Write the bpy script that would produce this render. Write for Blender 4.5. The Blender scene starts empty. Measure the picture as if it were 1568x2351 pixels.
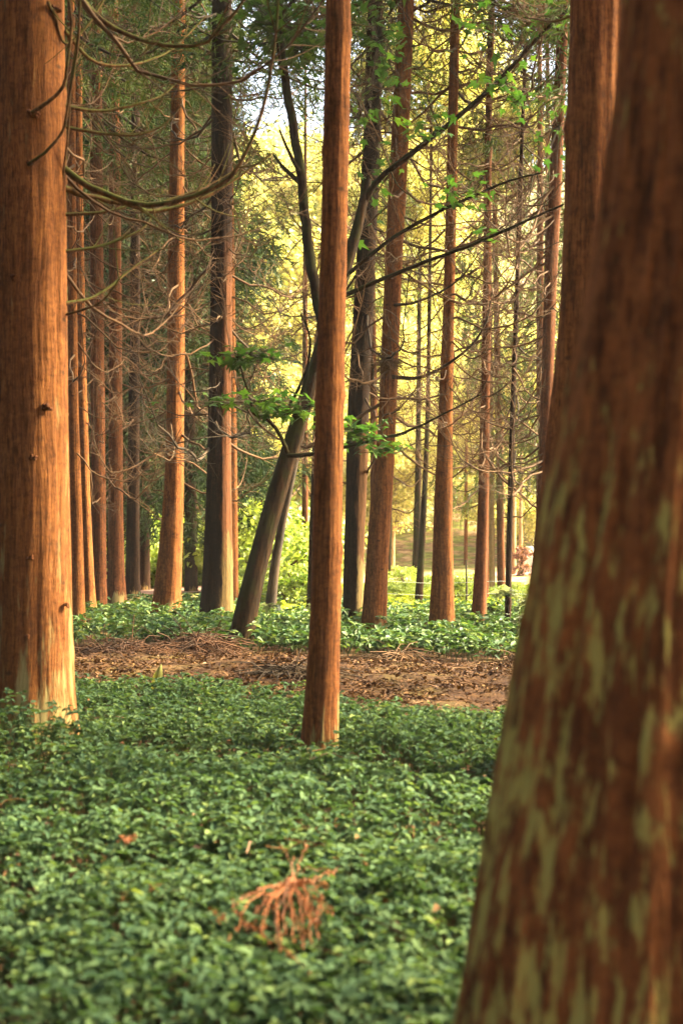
import bpy, math, random
import numpy as np
from mathutils import Vector, noise as mnoise
R = math.radians
random.seed(11); rng = np.random.default_rng(11)
S = bpy.context.scene
C = S.collection

# ------------------------------------------------------------------ camera, sky, sun, exposure
FOC = 3265.0                     # focal length in pixels of a 1568 x 2351 view of the photograph
PITCH = math.atan((1211 - 1175.5) / FOC)
CAMZ = 1.5
cd = bpy.data.cameras.new('camera'); cam = bpy.data.objects.new('camera', cd); C.objects.link(cam)
cam.location = (0, 0, CAMZ); cam.rotation_euler = (math.pi / 2 + PITCH, 0, 0)
cd.sensor_fit = 'VERTICAL'; cd.sensor_height = 36.0; cd.lens = 36.0 * FOC / 2351
cd.clip_start = 0.05; cd.clip_end = 2000
cd.dof.use_dof = True; cd.dof.focus_distance = 17.0; cd.dof.aperture_fstop = 2.3
S.camera = cam
SUN_AZ, SUN_EL = R(14), R(36)       # azimuth measured from +X towards +Y
SUN_STRENGTH, SUN_ANGLE, SKY_STRENGTH, EXPOSURE = 3.8, R(15), 0.070, 3.78
w = bpy.data.worlds.new('World'); S.world = w; w.use_nodes = True
nt = w.node_tree; bg = nt.nodes['Background']; sk = nt.nodes.new('ShaderNodeTexSky')
sk.sky_type = 'NISHITA'; sk.sun_disc = False
sk.sun_elevation = SUN_EL; sk.sun_rotation = math.pi / 2 - SUN_AZ
sk.air_density = 1.0; sk.dust_density = 7.0; sk.ozone_density = 0.3
nt.links.new(sk.outputs[0], bg.inputs[0]); bg.inputs[1].default_value = SKY_STRENGTH
ld = bpy.data.lights.new('sun', 'SUN'); lo = bpy.data.objects.new('sun', ld); C.objects.link(lo)
ld.energy = SUN_STRENGTH; ld.angle = SUN_ANGLE; ld.color = (1.0, 0.90, 0.58)
sd = Vector((math.cos(SUN_EL) * math.cos(SUN_AZ), math.cos(SUN_EL) * math.sin(SUN_AZ), math.sin(SUN_EL)))
lo.rotation_euler = sd.to_track_quat('Z', 'Y').to_euler(); lo.location = (30, -8, 30)
S.view_settings.view_transform = 'Standard'; S.view_settings.look = 'None'
S.view_settings.exposure = EXPOSURE; S.view_settings.gamma = 1
S.cycles.max_bounces = 7; S.cycles.diffuse_bounces = 4; S.cycles.transmission_bounces = 4
S.cycles.glossy_bounces = 2; S.cycles.use_denoising = True; S.cycles.caustics_reflective = False
S.cycles.sample_clamp_indirect = 6

def at(px, py, Y):
    """world point seen at view pixel (px, py) (1568 x 2351 view), on the plane y = Y"""
    a = (px - 784) / FOC; b = (1175.5 - py) / FOC
    dy = math.cos(PITCH) - b * math.sin(PITCH); dz = math.sin(PITCH) + b * math.cos(PITCH)
    t = Y / dy
    return Vector((a * t, Y, CAMZ + dz * t))

# ------------------------------------------------------------------ object helpers
def tag(o, label=None, cat=None, group=None, kind=None):
    if label: o['label'] = label
    if cat: o['category'] = cat
    if group: o['group'] = group
    if kind: o['kind'] = kind
    return o
def empty(name, loc, label, cat, group=None, rz=0):
    o = bpy.data.objects.new(name, None); C.objects.link(o); o.location = loc; o.rotation_euler = (0, 0, rz)
    o.empty_display_size = 0.2
    return tag(o, label, cat, group)
def link(name, me, parent=None, loc=(0, 0, 0), rot=(0, 0, 0), scale=(1, 1, 1)):
    o = bpy.data.objects.new(name, me); C.objects.link(o)
    o.parent = parent; o.location = loc; o.rotation_euler = rot; o.scale = scale
    return o
class MB:
    """mesh builder with numpy chunks; faces may be tris or quads; each chunk has a material index"""
    def __init__(s): s.v = []; s.f = []; s.m = []; s.n = 0
    def add(s, v, f, mi=0):
        v = np.asarray(v, float).reshape(-1, 3); f = np.asarray(f, np.int64)
        s.v.append(v); s.f.append(f + s.n); s.m.append(mi); s.n += len(v)
    def mesh(s, name, mats, smooth=True):
        me = bpy.data.meshes.new(name)
        if not s.v: return me
        v = np.concatenate(s.v); me.vertices.add(len(v)); me.vertices.foreach_set('co', v.astype(np.float32).ravel())
        tot = []; idx = []; mi = []
        for f, m in zip(s.f, s.m):
            idx.append(f.ravel()); tot.append(np.full(len(f), f.shape[1])); mi.append(np.full(len(f), m))
        idx = np.concatenate(idx); tot = np.concatenate(tot); mi = np.concatenate(mi)
        me.loops.add(len(idx)); me.loops.foreach_set('vertex_index', idx.astype(np.int32))
        me.polygons.add(len(tot)); st = np.concatenate([[0], np.cumsum(tot)[:-1]])
        me.polygons.foreach_set('loop_start', st.astype(np.int32)); me.polygons.foreach_set('loop_total', tot.astype(np.int32))
        me.polygons.foreach_set('material_index', mi.astype(np.int32))
        me.polygons.foreach_set('use_smooth', np.full(len(tot), smooth))
        for m in (mats if isinstance(mats, (list, tuple)) else [mats]): me.materials.append(m)
        me.update(calc_edges=True); me.validate()
        return me

def tube(mb, pts, rad, n=6, mi=0, cap=True):
    P = np.array([tuple(p) for p in pts], float); k = len(P); rad = np.broadcast_to(np.asarray(rad, float), (k,))
    T = np.gradient(P, axis=0); T /= np.linalg.norm(T, axis=1)[:, None] + 1e-9
    up = np.array([0, 0, 1.0]) if abs(T[0][2]) < .9 else np.array([1.0, 0, 0])
    u = np.cross(T[0], up); u /= np.linalg.norm(u); V = []
    for i in range(k):
        u = u - T[i] * u.dot(T[i]); u /= np.linalg.norm(u) + 1e-9; b = np.cross(T[i], u)
        a = np.arange(n) * 2 * math.pi / n
        V.append(P[i] + rad[i] * (np.cos(a)[:, None] * u + np.sin(a)[:, None] * b))
    V = np.concatenate(V); i = np.arange(k - 1)[:, None]; j = np.arange(n)[None]
    F = np.stack([i * n + j, i * n + (j + 1) % n, (i + 1) * n + (j + 1) % n, (i + 1) * n + j], -1).reshape(-1, 4)
    mb.add(V, F, mi)
def smooth_path(pts, per=5):
    P = [Vector(p) for p in pts]; out = []
    for i in range(len(P) - 1):
        p0 = P[max(i - 1, 0)]; p1 = P[i]; p2 = P[i + 1]; p3 = P[min(i + 2, len(P) - 1)]
        for k in range(per):
            t = k / per
            out.append(0.5 * ((2 * p1) + (p2 - p0) * t + (2 * p0 - 5 * p1 + 4 * p2 - p3) * t * t + (3 * p1 - p0 - 3 * p2 + p3) * t ** 3))
    out.append(P[-1]); return out

# ------------------------------------------------------------------ materials
def new_mat(name):
    m = bpy.data.materials.new(name); m.use_nodes = True; t = m.node_tree; t.nodes.clear()
    return m, t
def N(t, typ, **k):
    n = t.nodes.new(typ)
    for a, b in k.items():
        if a.startswith('i_'):
            key = a[2:]; n.inputs[int(key) if key.isdigit() else key].default_value = b
        else: setattr(n, a, b)
    return n
def L(t, a, b): t.links.new(a, b)
def ramp(t, fac, stops, interp='LINEAR'):
    r = t.nodes.new('ShaderNodeValToRGB'); r.color_ramp.interpolation = interp
    el = r.color_ramp.elements
    while len(el) > 1: el.remove(el[-1])
    el[0].position = stops[0][0]; c = stops[0][1]; el[0].color = (*c, 1) if not isinstance(c, float) else (c, c, c, 1)
    for p, c in stops[1:]:
        e = el.new(p); e.color = (*c, 1) if not isinstance(c, float) else (c, c, c, 1)
    L(t, fac, r.inputs[0]); return r.outputs[0]
def mixc(t, fac, a, b, typ='MIX'):
    n = t.nodes.new('ShaderNodeMix'); n.data_type = 'RGBA'; n.blend_type = typ
    for sock, val in ((n.inputs[0], fac), (n.inputs[6], a), (n.inputs[7], b)):
        if isinstance(val, (float, int)): sock.default_value = val
        elif isinstance(val, tuple): sock.default_value = (*val, 1) if len(val) == 3 else val
        else: L(t, val, sock)
    return n.outputs[2]
def math_(t, op, a, b=0.0, clamp=False):
    n = t.nodes.new('ShaderNodeMath'); n.operation = op; n.use_clamp = clamp
    for i, v in enumerate((a, b)):
        if isinstance(v, (float, int)): n.inputs[i].default_value = v
        else: L(t, v, n.inputs[i])
    return n.outputs[0]
def scaled_noise(t, co, scale, detail=4, rough=.55, sc=(1, 1, 1), dist=0.0):
    mp = N(t, 'ShaderNodeMapping'); mp.inputs['Scale'].default_value = sc; L(t, co, mp.inputs[0])
    n = N(t, 'ShaderNodeTexNoise', i_Scale=scale, i_Detail=detail, i_Roughness=rough, i_Distortion=dist)
    L(t, mp.outputs[0], n.inputs['Vector']); return n.outputs['Fac']

def bark(name, light, mid, dark, lichen=(.24, .18, .07), lich=0.5, lich_h=1.2, fib=52, stripes=1.0, moss=None, moss_amt=.5, lich_scale=4.0, lich_sc=(1, 1, .35), bump=.02, strips=(), soft=.055):
    m, t = new_mat(name)
    tc = N(t, 'ShaderNodeTexCoord'); co = tc.outputs['Object']
    oi = N(t, 'ShaderNodeObjectInfo')
    # fibrous, vertically drawn strips with some meander
    wob = scaled_noise(t, co, 1.3, 2, .5, (1, 1, .6))
    ad = N(t, 'ShaderNodeVectorMath', operation='MULTIPLY_ADD')
    cmb = N(t, 'ShaderNodeCombineXYZ'); L(t, wob, cmb.inputs[0]); L(t, wob, cmb.inputs[1])
    L(t, cmb.outputs[0], ad.inputs[0]); ad.inputs[1].default_value = (.10, .10, 0); L(t, co, ad.inputs[2])
    cw = ad.outputs[0]
    f1 = scaled_noise(t, cw, fib, 5, .65, (1, 1, .05))
    f2 = scaled_noise(t, cw, fib * 1.7, 4, .7, (1, 1, .16))
    f3 = scaled_noise(t, co, 2.2, 4, .6, (1, 1, .45))
    f = math_(t, 'ADD', math_(t, 'MULTIPLY', f1, .55), math_(t, 'MULTIPLY', f2, .45))
    c = ramp(t, f, [(.40, dark), (.49, mid), (.60, light)])
    c = mixc(t, ramp(t, f3, [(.3, .62), (.7, 0.0)]), c, mixc(t, .5, mid, dark))
    fb = scaled_noise(t, cw, 9, 5, .7, (1, 1, .33))
    c = mixc(t, ramp(t, fb, [(.48, 0.0), (.66, .55)]), c, dark)
    fh = scaled_noise(t, cw, 20, 4, .7, (1, 1, 1.5))
    c = mixc(t, ramp(t, fh, [(.50, 0.0), (.68, .55)]), c, dark)
    c = mixc(t, ramp(t, fh, [(.30, .35), (.44, 0.0)]), c, light)
    # old branch scars: small dark spots
    vo = N(t, 'ShaderNodeTexVoronoi', i_Scale=3.2); vo.feature = 'F1'
    mp = N(t, 'ShaderNodeMapping'); mp.inputs['Scale'].default_value = (1, 1, 1.7); L(t, cw, mp.inputs[0]); L(t, mp.outputs[0], vo.inputs['Vector'])
    c = mixc(t, math_(t, 'MULTIPLY', ramp(t, vo.outputs['Distance'], [(.035, .8), (.11, 0.0)]), stripes), c, (.035, .018, .010))
    # lichen: most near the foot of the trunk
    sx = N(t, 'ShaderNodeSeparateXYZ'); L(t, co, sx.inputs[0])
    hz = math_(t, 'MULTIPLY', sx.outputs[2], 1.0 / lich_h)
    hz = ramp(t, hz, [(0.0, 1.0), (1.0, 0.30)])
    l1 = scaled_noise(t, cw, lich_scale, 5, .62, lich_sc)
    l2 = scaled_noise(t, cw, 38, 3, .6, (1, 1, .16))
    l3 = scaled_noise(t, co, 2.6, 2, .5, (1, 1, .5))
    lm = math_(t, 'ADD', math_(t, 'ADD', math_(t, 'MULTIPLY', l1, .72), math_(t, 'MULTIPLY', l2, .28)), math_(t, 'MULTIPLY', math_(t, 'ADD', l3, -.5), .34))
    lm = math_(t, 'MULTIPLY', lm, math_(t, 'ADD', .60, math_(t, 'MULTIPLY', hz, .40)))
    lo_ = .56 - .13 * lich
    lm = ramp(t, lm, [(lo_, 0.0), (lo_ + soft, .85)])
    c = mixc(t, lm, c, lichen)
    if moss:
        mm = scaled_noise(t, co, 5, 4, .6, (1, 1, .5))
        gn = N(t, 'ShaderNodeNewGeometry'); sn = N(t, 'ShaderNodeSeparateXYZ'); L(t, gn.outputs['Normal'], sn.inputs[0])
        mm = math_(t, 'ADD', mm, math_(t, 'MULTIPLY', sn.outputs[2], .25))
        c = mixc(t, ramp(t, mm, [(.62 - .3 * moss_amt, 0.0), (.72 - .3 * moss_amt, .9)]), c, moss)
    for (sx0, zlo, zhi, col) in strips:      # paler bark colour along one side of the trunk, up to a height
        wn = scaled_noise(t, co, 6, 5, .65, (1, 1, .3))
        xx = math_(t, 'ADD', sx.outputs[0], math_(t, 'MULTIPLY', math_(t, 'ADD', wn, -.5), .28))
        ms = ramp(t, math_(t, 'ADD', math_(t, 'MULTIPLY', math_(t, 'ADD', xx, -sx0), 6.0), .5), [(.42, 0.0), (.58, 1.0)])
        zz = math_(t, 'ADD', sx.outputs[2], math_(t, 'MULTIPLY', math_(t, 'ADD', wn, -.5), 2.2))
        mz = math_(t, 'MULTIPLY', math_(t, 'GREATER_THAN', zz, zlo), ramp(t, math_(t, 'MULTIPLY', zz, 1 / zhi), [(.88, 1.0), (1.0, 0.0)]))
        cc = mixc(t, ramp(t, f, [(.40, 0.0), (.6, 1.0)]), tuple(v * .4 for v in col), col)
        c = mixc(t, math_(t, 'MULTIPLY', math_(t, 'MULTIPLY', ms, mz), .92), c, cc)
    hv = math_(t, 'ADD', .82, math_(t, 'MULTIPLY', oi.outputs['Random'], .36))
    hs = N(t, 'ShaderNodeHueSaturation'); L(t, hv, hs.inputs['Value']); L(t, c, hs.inputs['Color'])
    bs = N(t, 'ShaderNodeBsdfPrincipled', i_Roughness=.95); bs.inputs['Specular IOR Level'].default_value = .07
    L(t, hs.outputs[0], bs.inputs['Base Color'])
    bp = N(t, 'ShaderNodeBump', i_Strength=.9, i_Distance=bump); L(t, f, bp.inputs['Height']); L(t, bp.outputs[0], bs.inputs['Normal'])
    out = N(t, 'ShaderNodeOutputMaterial'); L(t, bs.outputs[0], out.inputs[0]); return m

def leafmat(name, stops, trans=.35, rough=.5, spec=.35, patch=None, scale=1.0):
    """colour differs leaf by leaf and by larger patches"""
    m, t = new_mat(name)
    g = N(t, 'ShaderNodeNewGeometry')
    c = ramp(t, g.outputs['Random Per Island'], stops)
    if patch:
        tc = N(t, 'ShaderNodeTexCoord')
        pn = scaled_noise(t, tc.outputs['Object'], scale, 3, .5)
        c = mixc(t, ramp(t, pn, [(.38, 0.0), (.62, .75)]), c, mixc(t, .55, c, patch))
    bs = N(t, 'ShaderNodeBsdfPrincipled', i_Roughness=rough); bs.inputs['Specular IOR Level'].default_value = spec
    L(t, c, bs.inputs['Base Color'])
    tr = N(t, 'ShaderNodeBsdfTranslucent'); L(t, mixc(t, 1.0, c, (1.0, 1.0, .45), 'MULTIPLY'), tr.inputs[0])
    mx = N(t, 'ShaderNodeMixShader', i_0=trans); L(t, bs.outputs[0], mx.inputs[1]); L(t, tr.outputs[0], mx.inputs[2])
    out = N(t, 'ShaderNodeOutputMaterial'); L(t, mx.outputs[0], out.inputs[0]); return m
def plain(name, a, b, scale=8, rough=.85, sc=(1, 1, 1), bump=0.0, spec=.2):
    m, t = new_mat(name); tc = N(t, 'ShaderNodeTexCoord'); oi = N(t, 'ShaderNodeObjectInfo')
    n = scaled_noise(t, tc.outputs['Object'], scale, 5, .6, sc)
    c = ramp(t, n, [(.35, a), (.65, b)])
    bs = N(t, 'ShaderNodeBsdfPrincipled', i_Roughness=rough); bs.inputs['Specular IOR Level'].default_value = spec
    L(t, c, bs.inputs['Base Color'])
    if bump:
        bp = N(t, 'ShaderNodeBump', i_Strength=.8, i_Distance=bump); L(t, n, bp.inputs['Height']); L(t, bp.outputs[0], bs.inputs['Normal'])
    out = N(t, 'ShaderNodeOutputMaterial'); L(t, bs.outputs[0], out.inputs[0]); return m

M = {}
M['cedar'] = bark('orange_cedar_bark', (.29, .108, .030), (.17, .058, .017), (.042, .015, .006), lich=.3, lich_scale=9, lich_sc=(1, 1, .15))
M['cedar_pale'] = bark('lichened_cedar_bark', (.28, .108, .030), (.18, .062, .018), (.05, .018, .007), lichen=(.26, .21, .085), lich=.93, lich_h=2.0, soft=.09, stripes=1, lich_scale=13, lich_sc=(1, 1, .11))
M['cedar_brown'] = bark('brown_cedar_bark', (.19, .066, .024), (.11, .038, .014), (.030, .011, .006), lich=.5)
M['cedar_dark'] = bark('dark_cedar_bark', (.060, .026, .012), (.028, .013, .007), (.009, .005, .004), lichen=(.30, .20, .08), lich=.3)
DK = dict(lichen=(.30, .20, .08), lich=.2)
M['dark_left'] = bark('dark_bark_side_strip', (.045, .020, .010), (.020, .010, .006), (.007, .004, .003), strips=((.11, -9, 6, (.11, .040, .016)), (.10, -9, 1.5, (.14, .088, .032))), **DK)
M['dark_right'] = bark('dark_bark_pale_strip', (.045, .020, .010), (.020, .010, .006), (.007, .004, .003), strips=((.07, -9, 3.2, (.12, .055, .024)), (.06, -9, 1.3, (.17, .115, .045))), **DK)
M['near'] = bark('mottled_cedar_bark', (.34, .125, .034), (.21, .075, .022), (.045, .018, .008), lichen=(.38, .34, .085), lich=.78, lich_h=3.2, fib=26, lich_scale=32, lich_sc=(1, 1, .24), bump=.05, stripes=.4, soft=.08)
M['maple_bark'] = bark('mossy_maple_bark', (.050, .024, .009), (.024, .012, .005), (.008, .005, .003), lich=.1, fib=14, moss=(.022, .021, .006), moss_amt=.5)
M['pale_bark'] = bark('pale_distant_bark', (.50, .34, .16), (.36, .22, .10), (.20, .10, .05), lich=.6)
M['twig'] = plain('dead_twig_bark', (.034, .018, .009), (.12, .058, .022), 1.6)
M['twig_moss'] = bark('mossy_branch_bark', (.20, .10, .04), (.11, .055, .022), (.03, .018, .010), lich=.1, fib=24, moss=(.06, .062, .014), moss_amt=.55)
M['brush'] = plain('rusty_brush', (.022, .010, .006), (.085, .036, .015), 3)
M['twig_dark'] = plain('dark_twig_bark', (.018, .012, .008), (.06, .035, .016), 3)
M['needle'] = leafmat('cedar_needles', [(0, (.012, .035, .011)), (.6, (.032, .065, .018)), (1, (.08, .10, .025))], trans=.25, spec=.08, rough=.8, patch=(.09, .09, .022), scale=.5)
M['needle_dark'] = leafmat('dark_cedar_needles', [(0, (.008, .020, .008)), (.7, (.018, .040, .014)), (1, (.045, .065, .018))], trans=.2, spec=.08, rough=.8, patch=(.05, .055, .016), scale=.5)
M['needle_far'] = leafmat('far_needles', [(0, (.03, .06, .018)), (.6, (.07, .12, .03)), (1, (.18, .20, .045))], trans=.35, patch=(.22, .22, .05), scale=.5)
M['needle_brown'] = leafmat('dry_needles', [(0, (.07, .035, .014)), (.6, (.15, .075, .028)), (1, (.24, .13, .045))], trans=.2)
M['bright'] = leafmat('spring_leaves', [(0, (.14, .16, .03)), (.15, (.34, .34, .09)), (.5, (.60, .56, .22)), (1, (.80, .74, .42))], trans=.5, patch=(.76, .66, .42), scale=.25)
M['bush'] = leafmat('undergrowth_leaves', [(0, (.09, .16, .025)), (.6, (.24, .34, .05)), (1, (.46, .52, .14))], trans=.4, patch=(.5, .5, .15), scale=.6)
M['maple_leaf'] = leafmat('maple_leaves', [(0, (.022, .065, .014)), (.6, (.045, .105, .018)), (1, (.09, .155, .022))], trans=.4, rough=.36, spec=.5)
M['cover'] = leafmat('ground_cover_leaves', [(0, (.030, .060, .029)), (.55, (.064, .106, .047)), (.93, (.102, .150, .056)), (1, (.17, .21, .06))], trans=.36, rough=.8, spec=.10, patch=(.034, .070, .036), scale=.9)
M['cover_far'] = leafmat('far_cover_leaves', [(0, (.025, .060, .022)), (.55, (.060, .110, .034)), (1, (.17, .21, .07))], trans=.3, rough=.6, spec=.25, patch=(.04, .085, .03), scale=.7)
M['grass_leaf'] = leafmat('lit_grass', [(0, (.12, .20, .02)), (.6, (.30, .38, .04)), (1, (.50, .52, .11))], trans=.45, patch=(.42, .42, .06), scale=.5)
M['litter'] = leafmat('leaf_litter', [(0, (.025, .010, .006)), (.4, (.044, .018, .007)), (.75, (.085, .037, .011)), (.97, (.115, .056, .016)), (1, (.24, .13, .08))], trans=.08, rough=.8, spec=.15)
M['dry_frond'] = leafmat('dry_cedar_frond', [(0, (.085, .024, .005)), (1, (.30, .088, .015))], trans=.15, rough=.7)
M['rust'] = leafmat('copper_foliage', [(0, (.16, .07, .05)), (1, (.42, .20, .15))], trans=.3)
M['stone'] = plain('pale_stone', (.50, .46, .38), (.72, .68, .58), 6, bump=.01)
M['wire'] = plain('galvanised_wire', (.45, .45, .42), (.6, .6, .56), 20, rough=.5)
M['post'] = plain('weathered_post', (.03, .022, .014), (.07, .05, .03), 14, sc=(1, 1, .2), bump=.004)
M['stem'] = plain('green_stems', (.05, .075, .025), (.10, .11, .04), 6)
M['needle_green_far'] = M['needle_far']

def ground_mat():
    m, t = new_mat('forest_soil'); tc = N(t, 'ShaderNodeTexCoord'); co = tc.outputs['Object']
    a = scaled_noise(t, co, 1.1, 5, .6); b = scaled_noise(t, co, 14, 6, .7); d = scaled_noise(t, co, 60, 4, .7)
    c = ramp(t, b, [(.32, (.014, .007, .004)), (.5, (.048, .021, .008)), (.66, (.090, .042, .013))])
    c = mixc(t, ramp(t, a, [(.46, 0.0), (.66, .65)]), c, (.11, .085, .022))
    c = mixc(t, ramp(t, d, [(.5, 0.0), (.7, .4)]), c, (.19, .095, .04))
    sx = N(t, 'ShaderNodeSeparateXYZ'); L(t, co, sx.inputs[0])
    far = ramp(t, math_(t, 'ADD', math_(t, 'MULTIPLY', sx.outputs[1], .01), math_(t, 'MULTIPLY', a, .06)), [(.29, 0.0), (.36, 1.0)])
    cf = mixc(t, ramp(t, b, [(.4, 0.0), (.6, 1.0)]), (.36, .20, .11), (.52, .34, .20))
    cf = mixc(t, ramp(t, a, [(.45, 0.0), (.56, .9)]), cf, (.24, .28, .06))
    c = mixc(t, far, c, cf)
    bs = N(t, 'ShaderNodeBsdfPrincipled', i_Roughness=.95); bs.inputs['Specular IOR Level'].default_value = .1
    L(t, mixc(t, ramp(t, scaled_noise(t, co, 2.6, 5, .65), [(.42, .6), (.6, 0.0)]), c, (.035, .016, .009)), bs.inputs['Base Color'])
    bp = N(t, 'ShaderNodeBump', i_Strength=1.0, i_Distance=.03); L(t, b, bp.inputs['Height']); L(t, bp.outputs[0], bs.inputs['Normal'])
    out = N(t, 'ShaderNodeOutputMaterial'); L(t, bs.outputs[0], out.inputs[0]); return m
M['ground'] = ground_mat()
M['path'] = plain('pink_gravel', (.24, .12, .09), (.42, .25, .19), 9, bump=.01)

# ------------------------------------------------------------------ ground
def front_edge(x): return np.interp(x, [-6, -2.4, -1.06, -.5, 0, .7, 1.3, 6], [13.2, 12.6, 12.1, 11.5, 11.1, 10.6, 10.8, 11.3])
def back_edge(x): return np.interp(x, [-6, -3.3, -2, -.9, 0, 1.2, 2.2, 6], [18.2, 17.6, 17.2, 16.6, 16.2, 16.1, 15.9, 15.6])
def vn(x, y, s, k=0):
    """cheap smooth value noise for numpy arrays, -1..1"""
    x = np.asarray(x, float) * s + 17.3 * k; y = np.asarray(y, float) * s + 9.1 * k
    xi = np.floor(x); yi = np.floor(y); xf = x - xi; yf = y - yi
    def h(a, b):
        v = np.sin(a * 127.1 + b * 311.7 + k * 74.7) * 43758.5453; return (v - np.floor(v)) * 2 - 1
    u = xf * xf * (3 - 2 * xf); v = yf * yf * (3 - 2 * yf)
    return (h(xi, yi) * (1 - u) + h(xi + 1, yi) * u) * (1 - v) + (h(xi, yi + 1) * (1 - u) + h(xi + 1, yi + 1) * u) * v
def gz(x, y):
    x = np.asarray(x, float); y = np.asarray(y, float)
    z = .03 * vn(x, y, .9, 1) + .05 * vn(x, y, .23, 2) * np.clip((y - 3) / 5, 0, 1)
    st = np.clip((y - front_edge(x)) / .8, 0, 1) * np.clip((back_edge(x) - y) / .8, 0, 1)
    z = z + st * (.05 * vn(x, y, 1.7, 3) + .03 * vn(x, y, 5, 4) + .03)
    z = z + .16 * np.exp(-((x + .75) ** 2 / .5 + (y - 13.6) ** 2 / 1.2))      # needle mound
    h = np.clip((y - 50) / 100, 0, 1.6); z = z + 34 * h ** 1.35 * (.9 + .1 * vn(x, y, .04, 5)) + np.clip((y - 40) / 30, 0, 1) * vn(x, y, .12, 6) * .5
    z = z + np.clip((y - 30) / 30, 0, 1) * np.clip((-x - 6) / 30, 0, 1) * 3
    return z
ys = np.concatenate([np.arange(-30, 2, 2.0), np.arange(2, 20, .12), np.arange(20, 60, .8), np.arange(60, 215, 5)])
xs = np.concatenate([np.arange(-130, -8, 6.0), np.arange(-8, 8, .14), np.arange(8, 131, 6.0)])
X, Y = np.meshgrid(xs, ys); Z = gz(X, Y); g = MB()
n1, n0 = len(ys), len(xs); i = np.arange(n1 - 1)[:, None]; j = np.arange(n0 - 1)[None]
g.add(np.stack([X, Y, Z], -1).reshape(-1, 3), np.stack([i * n0 + j, i * n0 + j + 1, (i + 1) * n0 + j + 1, (i + 1) * n0 + j], -1).reshape(-1, 4))
tag(link('ground', g.mesh('ground', M['ground'])), kind='structure')
# a pale gravel path that crosses behind the plantation
g = MB(); px = np.linspace(-30, 30, 160); py = np.interp(px, [-30, -6, -3, 2, 8, 30], [31, 31.5, 34, 42, 50, 58])
Vp = []
for a, b in zip(px, py):
    for k in np.linspace(-1, 1, 9):
        yy = b + k * (1.7 + .25 * float(vn(a, k, .8, 7))); Vp.append((a, yy, float(gz(a, yy)) + .035))
i = np.arange(159)[:, None]; j = np.arange(8)[None]
g.add(Vp, np.stack([i * 9 + j, (i + 1) * 9 + j, (i + 1) * 9 + j + 1, i * 9 + j + 1], -1).reshape(-1, 4))
tag(link('path', g.mesh('path', M['path'])), kind='structure')

# ------------------------------------------------------------------ leaves
def leaves(mb, pos, yaw, pitch, length, width, roll=None, fold=.25, mi=0, droop=.25):
    """many folded pointed leaves at once: 2 quads each, tip away from pos"""
    n = len(pos); pos = np.asarray(pos, float)
    cy, sy, cp, sp = np.cos(yaw), np.sin(yaw), np.cos(pitch), np.sin(pitch)
    d = np.stack([cy * cp, sy * cp, sp], -1)
    s = np.stack([-sy, cy, np.zeros(n)], -1)
    if roll is not None:
        up0 = np.cross(d, s); s = s * np.cos(roll)[:, None] + up0 * np.sin(roll)[:, None]
    up = np.cross(d, s)
    l = np.broadcast_to(length, (n,))[:, None]; wd = np.broadcast_to(width, (n,))[:, None] / 2
    b = pos; tip = pos + d * l - up * l * droop
    q1 = pos + d * l * .30; q2 = pos + d * l * .68 - up * l * droop * .35
    V = np.stack([b, q1 + s * wd + up * wd * fold, q2 + s * wd * .78 + up * wd * fold, tip, q2 - s * wd * .78 + up * wd * fold, q1 - s * wd + up * wd * fold], 1)
    o = np.arange(n)[:, None] * 6
    F = np.concatenate([o + np.array([0, 3, 2, 1]), o + np.array([0, 5, 4, 3])])
    mb.add(V.reshape(-1, 3), F, mi)
def blades(mb, pos, d, length, width, mi=0):
    """thin triangular blades along direction d"""
    n = len(pos); r = rng.normal(size=(n, 3)); s = np.cross(d, r); s /= np.linalg.norm(s, axis=1)[:, None] + 1e-9
    l = np.broadcast_to(length, (n,))[:, None]; wd = np.broadcast_to(width, (n,))[:, None] / 2
    V = np.stack([pos + s * wd * .5, pos - s * wd * .5, pos + d * l * .5 - s * wd, pos + d * l, pos + d * l * .5 + s * wd], 1)
    o = np.arange(n)[:, None] * 5
    mb.add(V.reshape(-1, 3), o + np.array([0, 1, 2, 3, 4]), mi)

TRUNKS = []   # (x, y, r) to keep plants out of trunks
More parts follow.
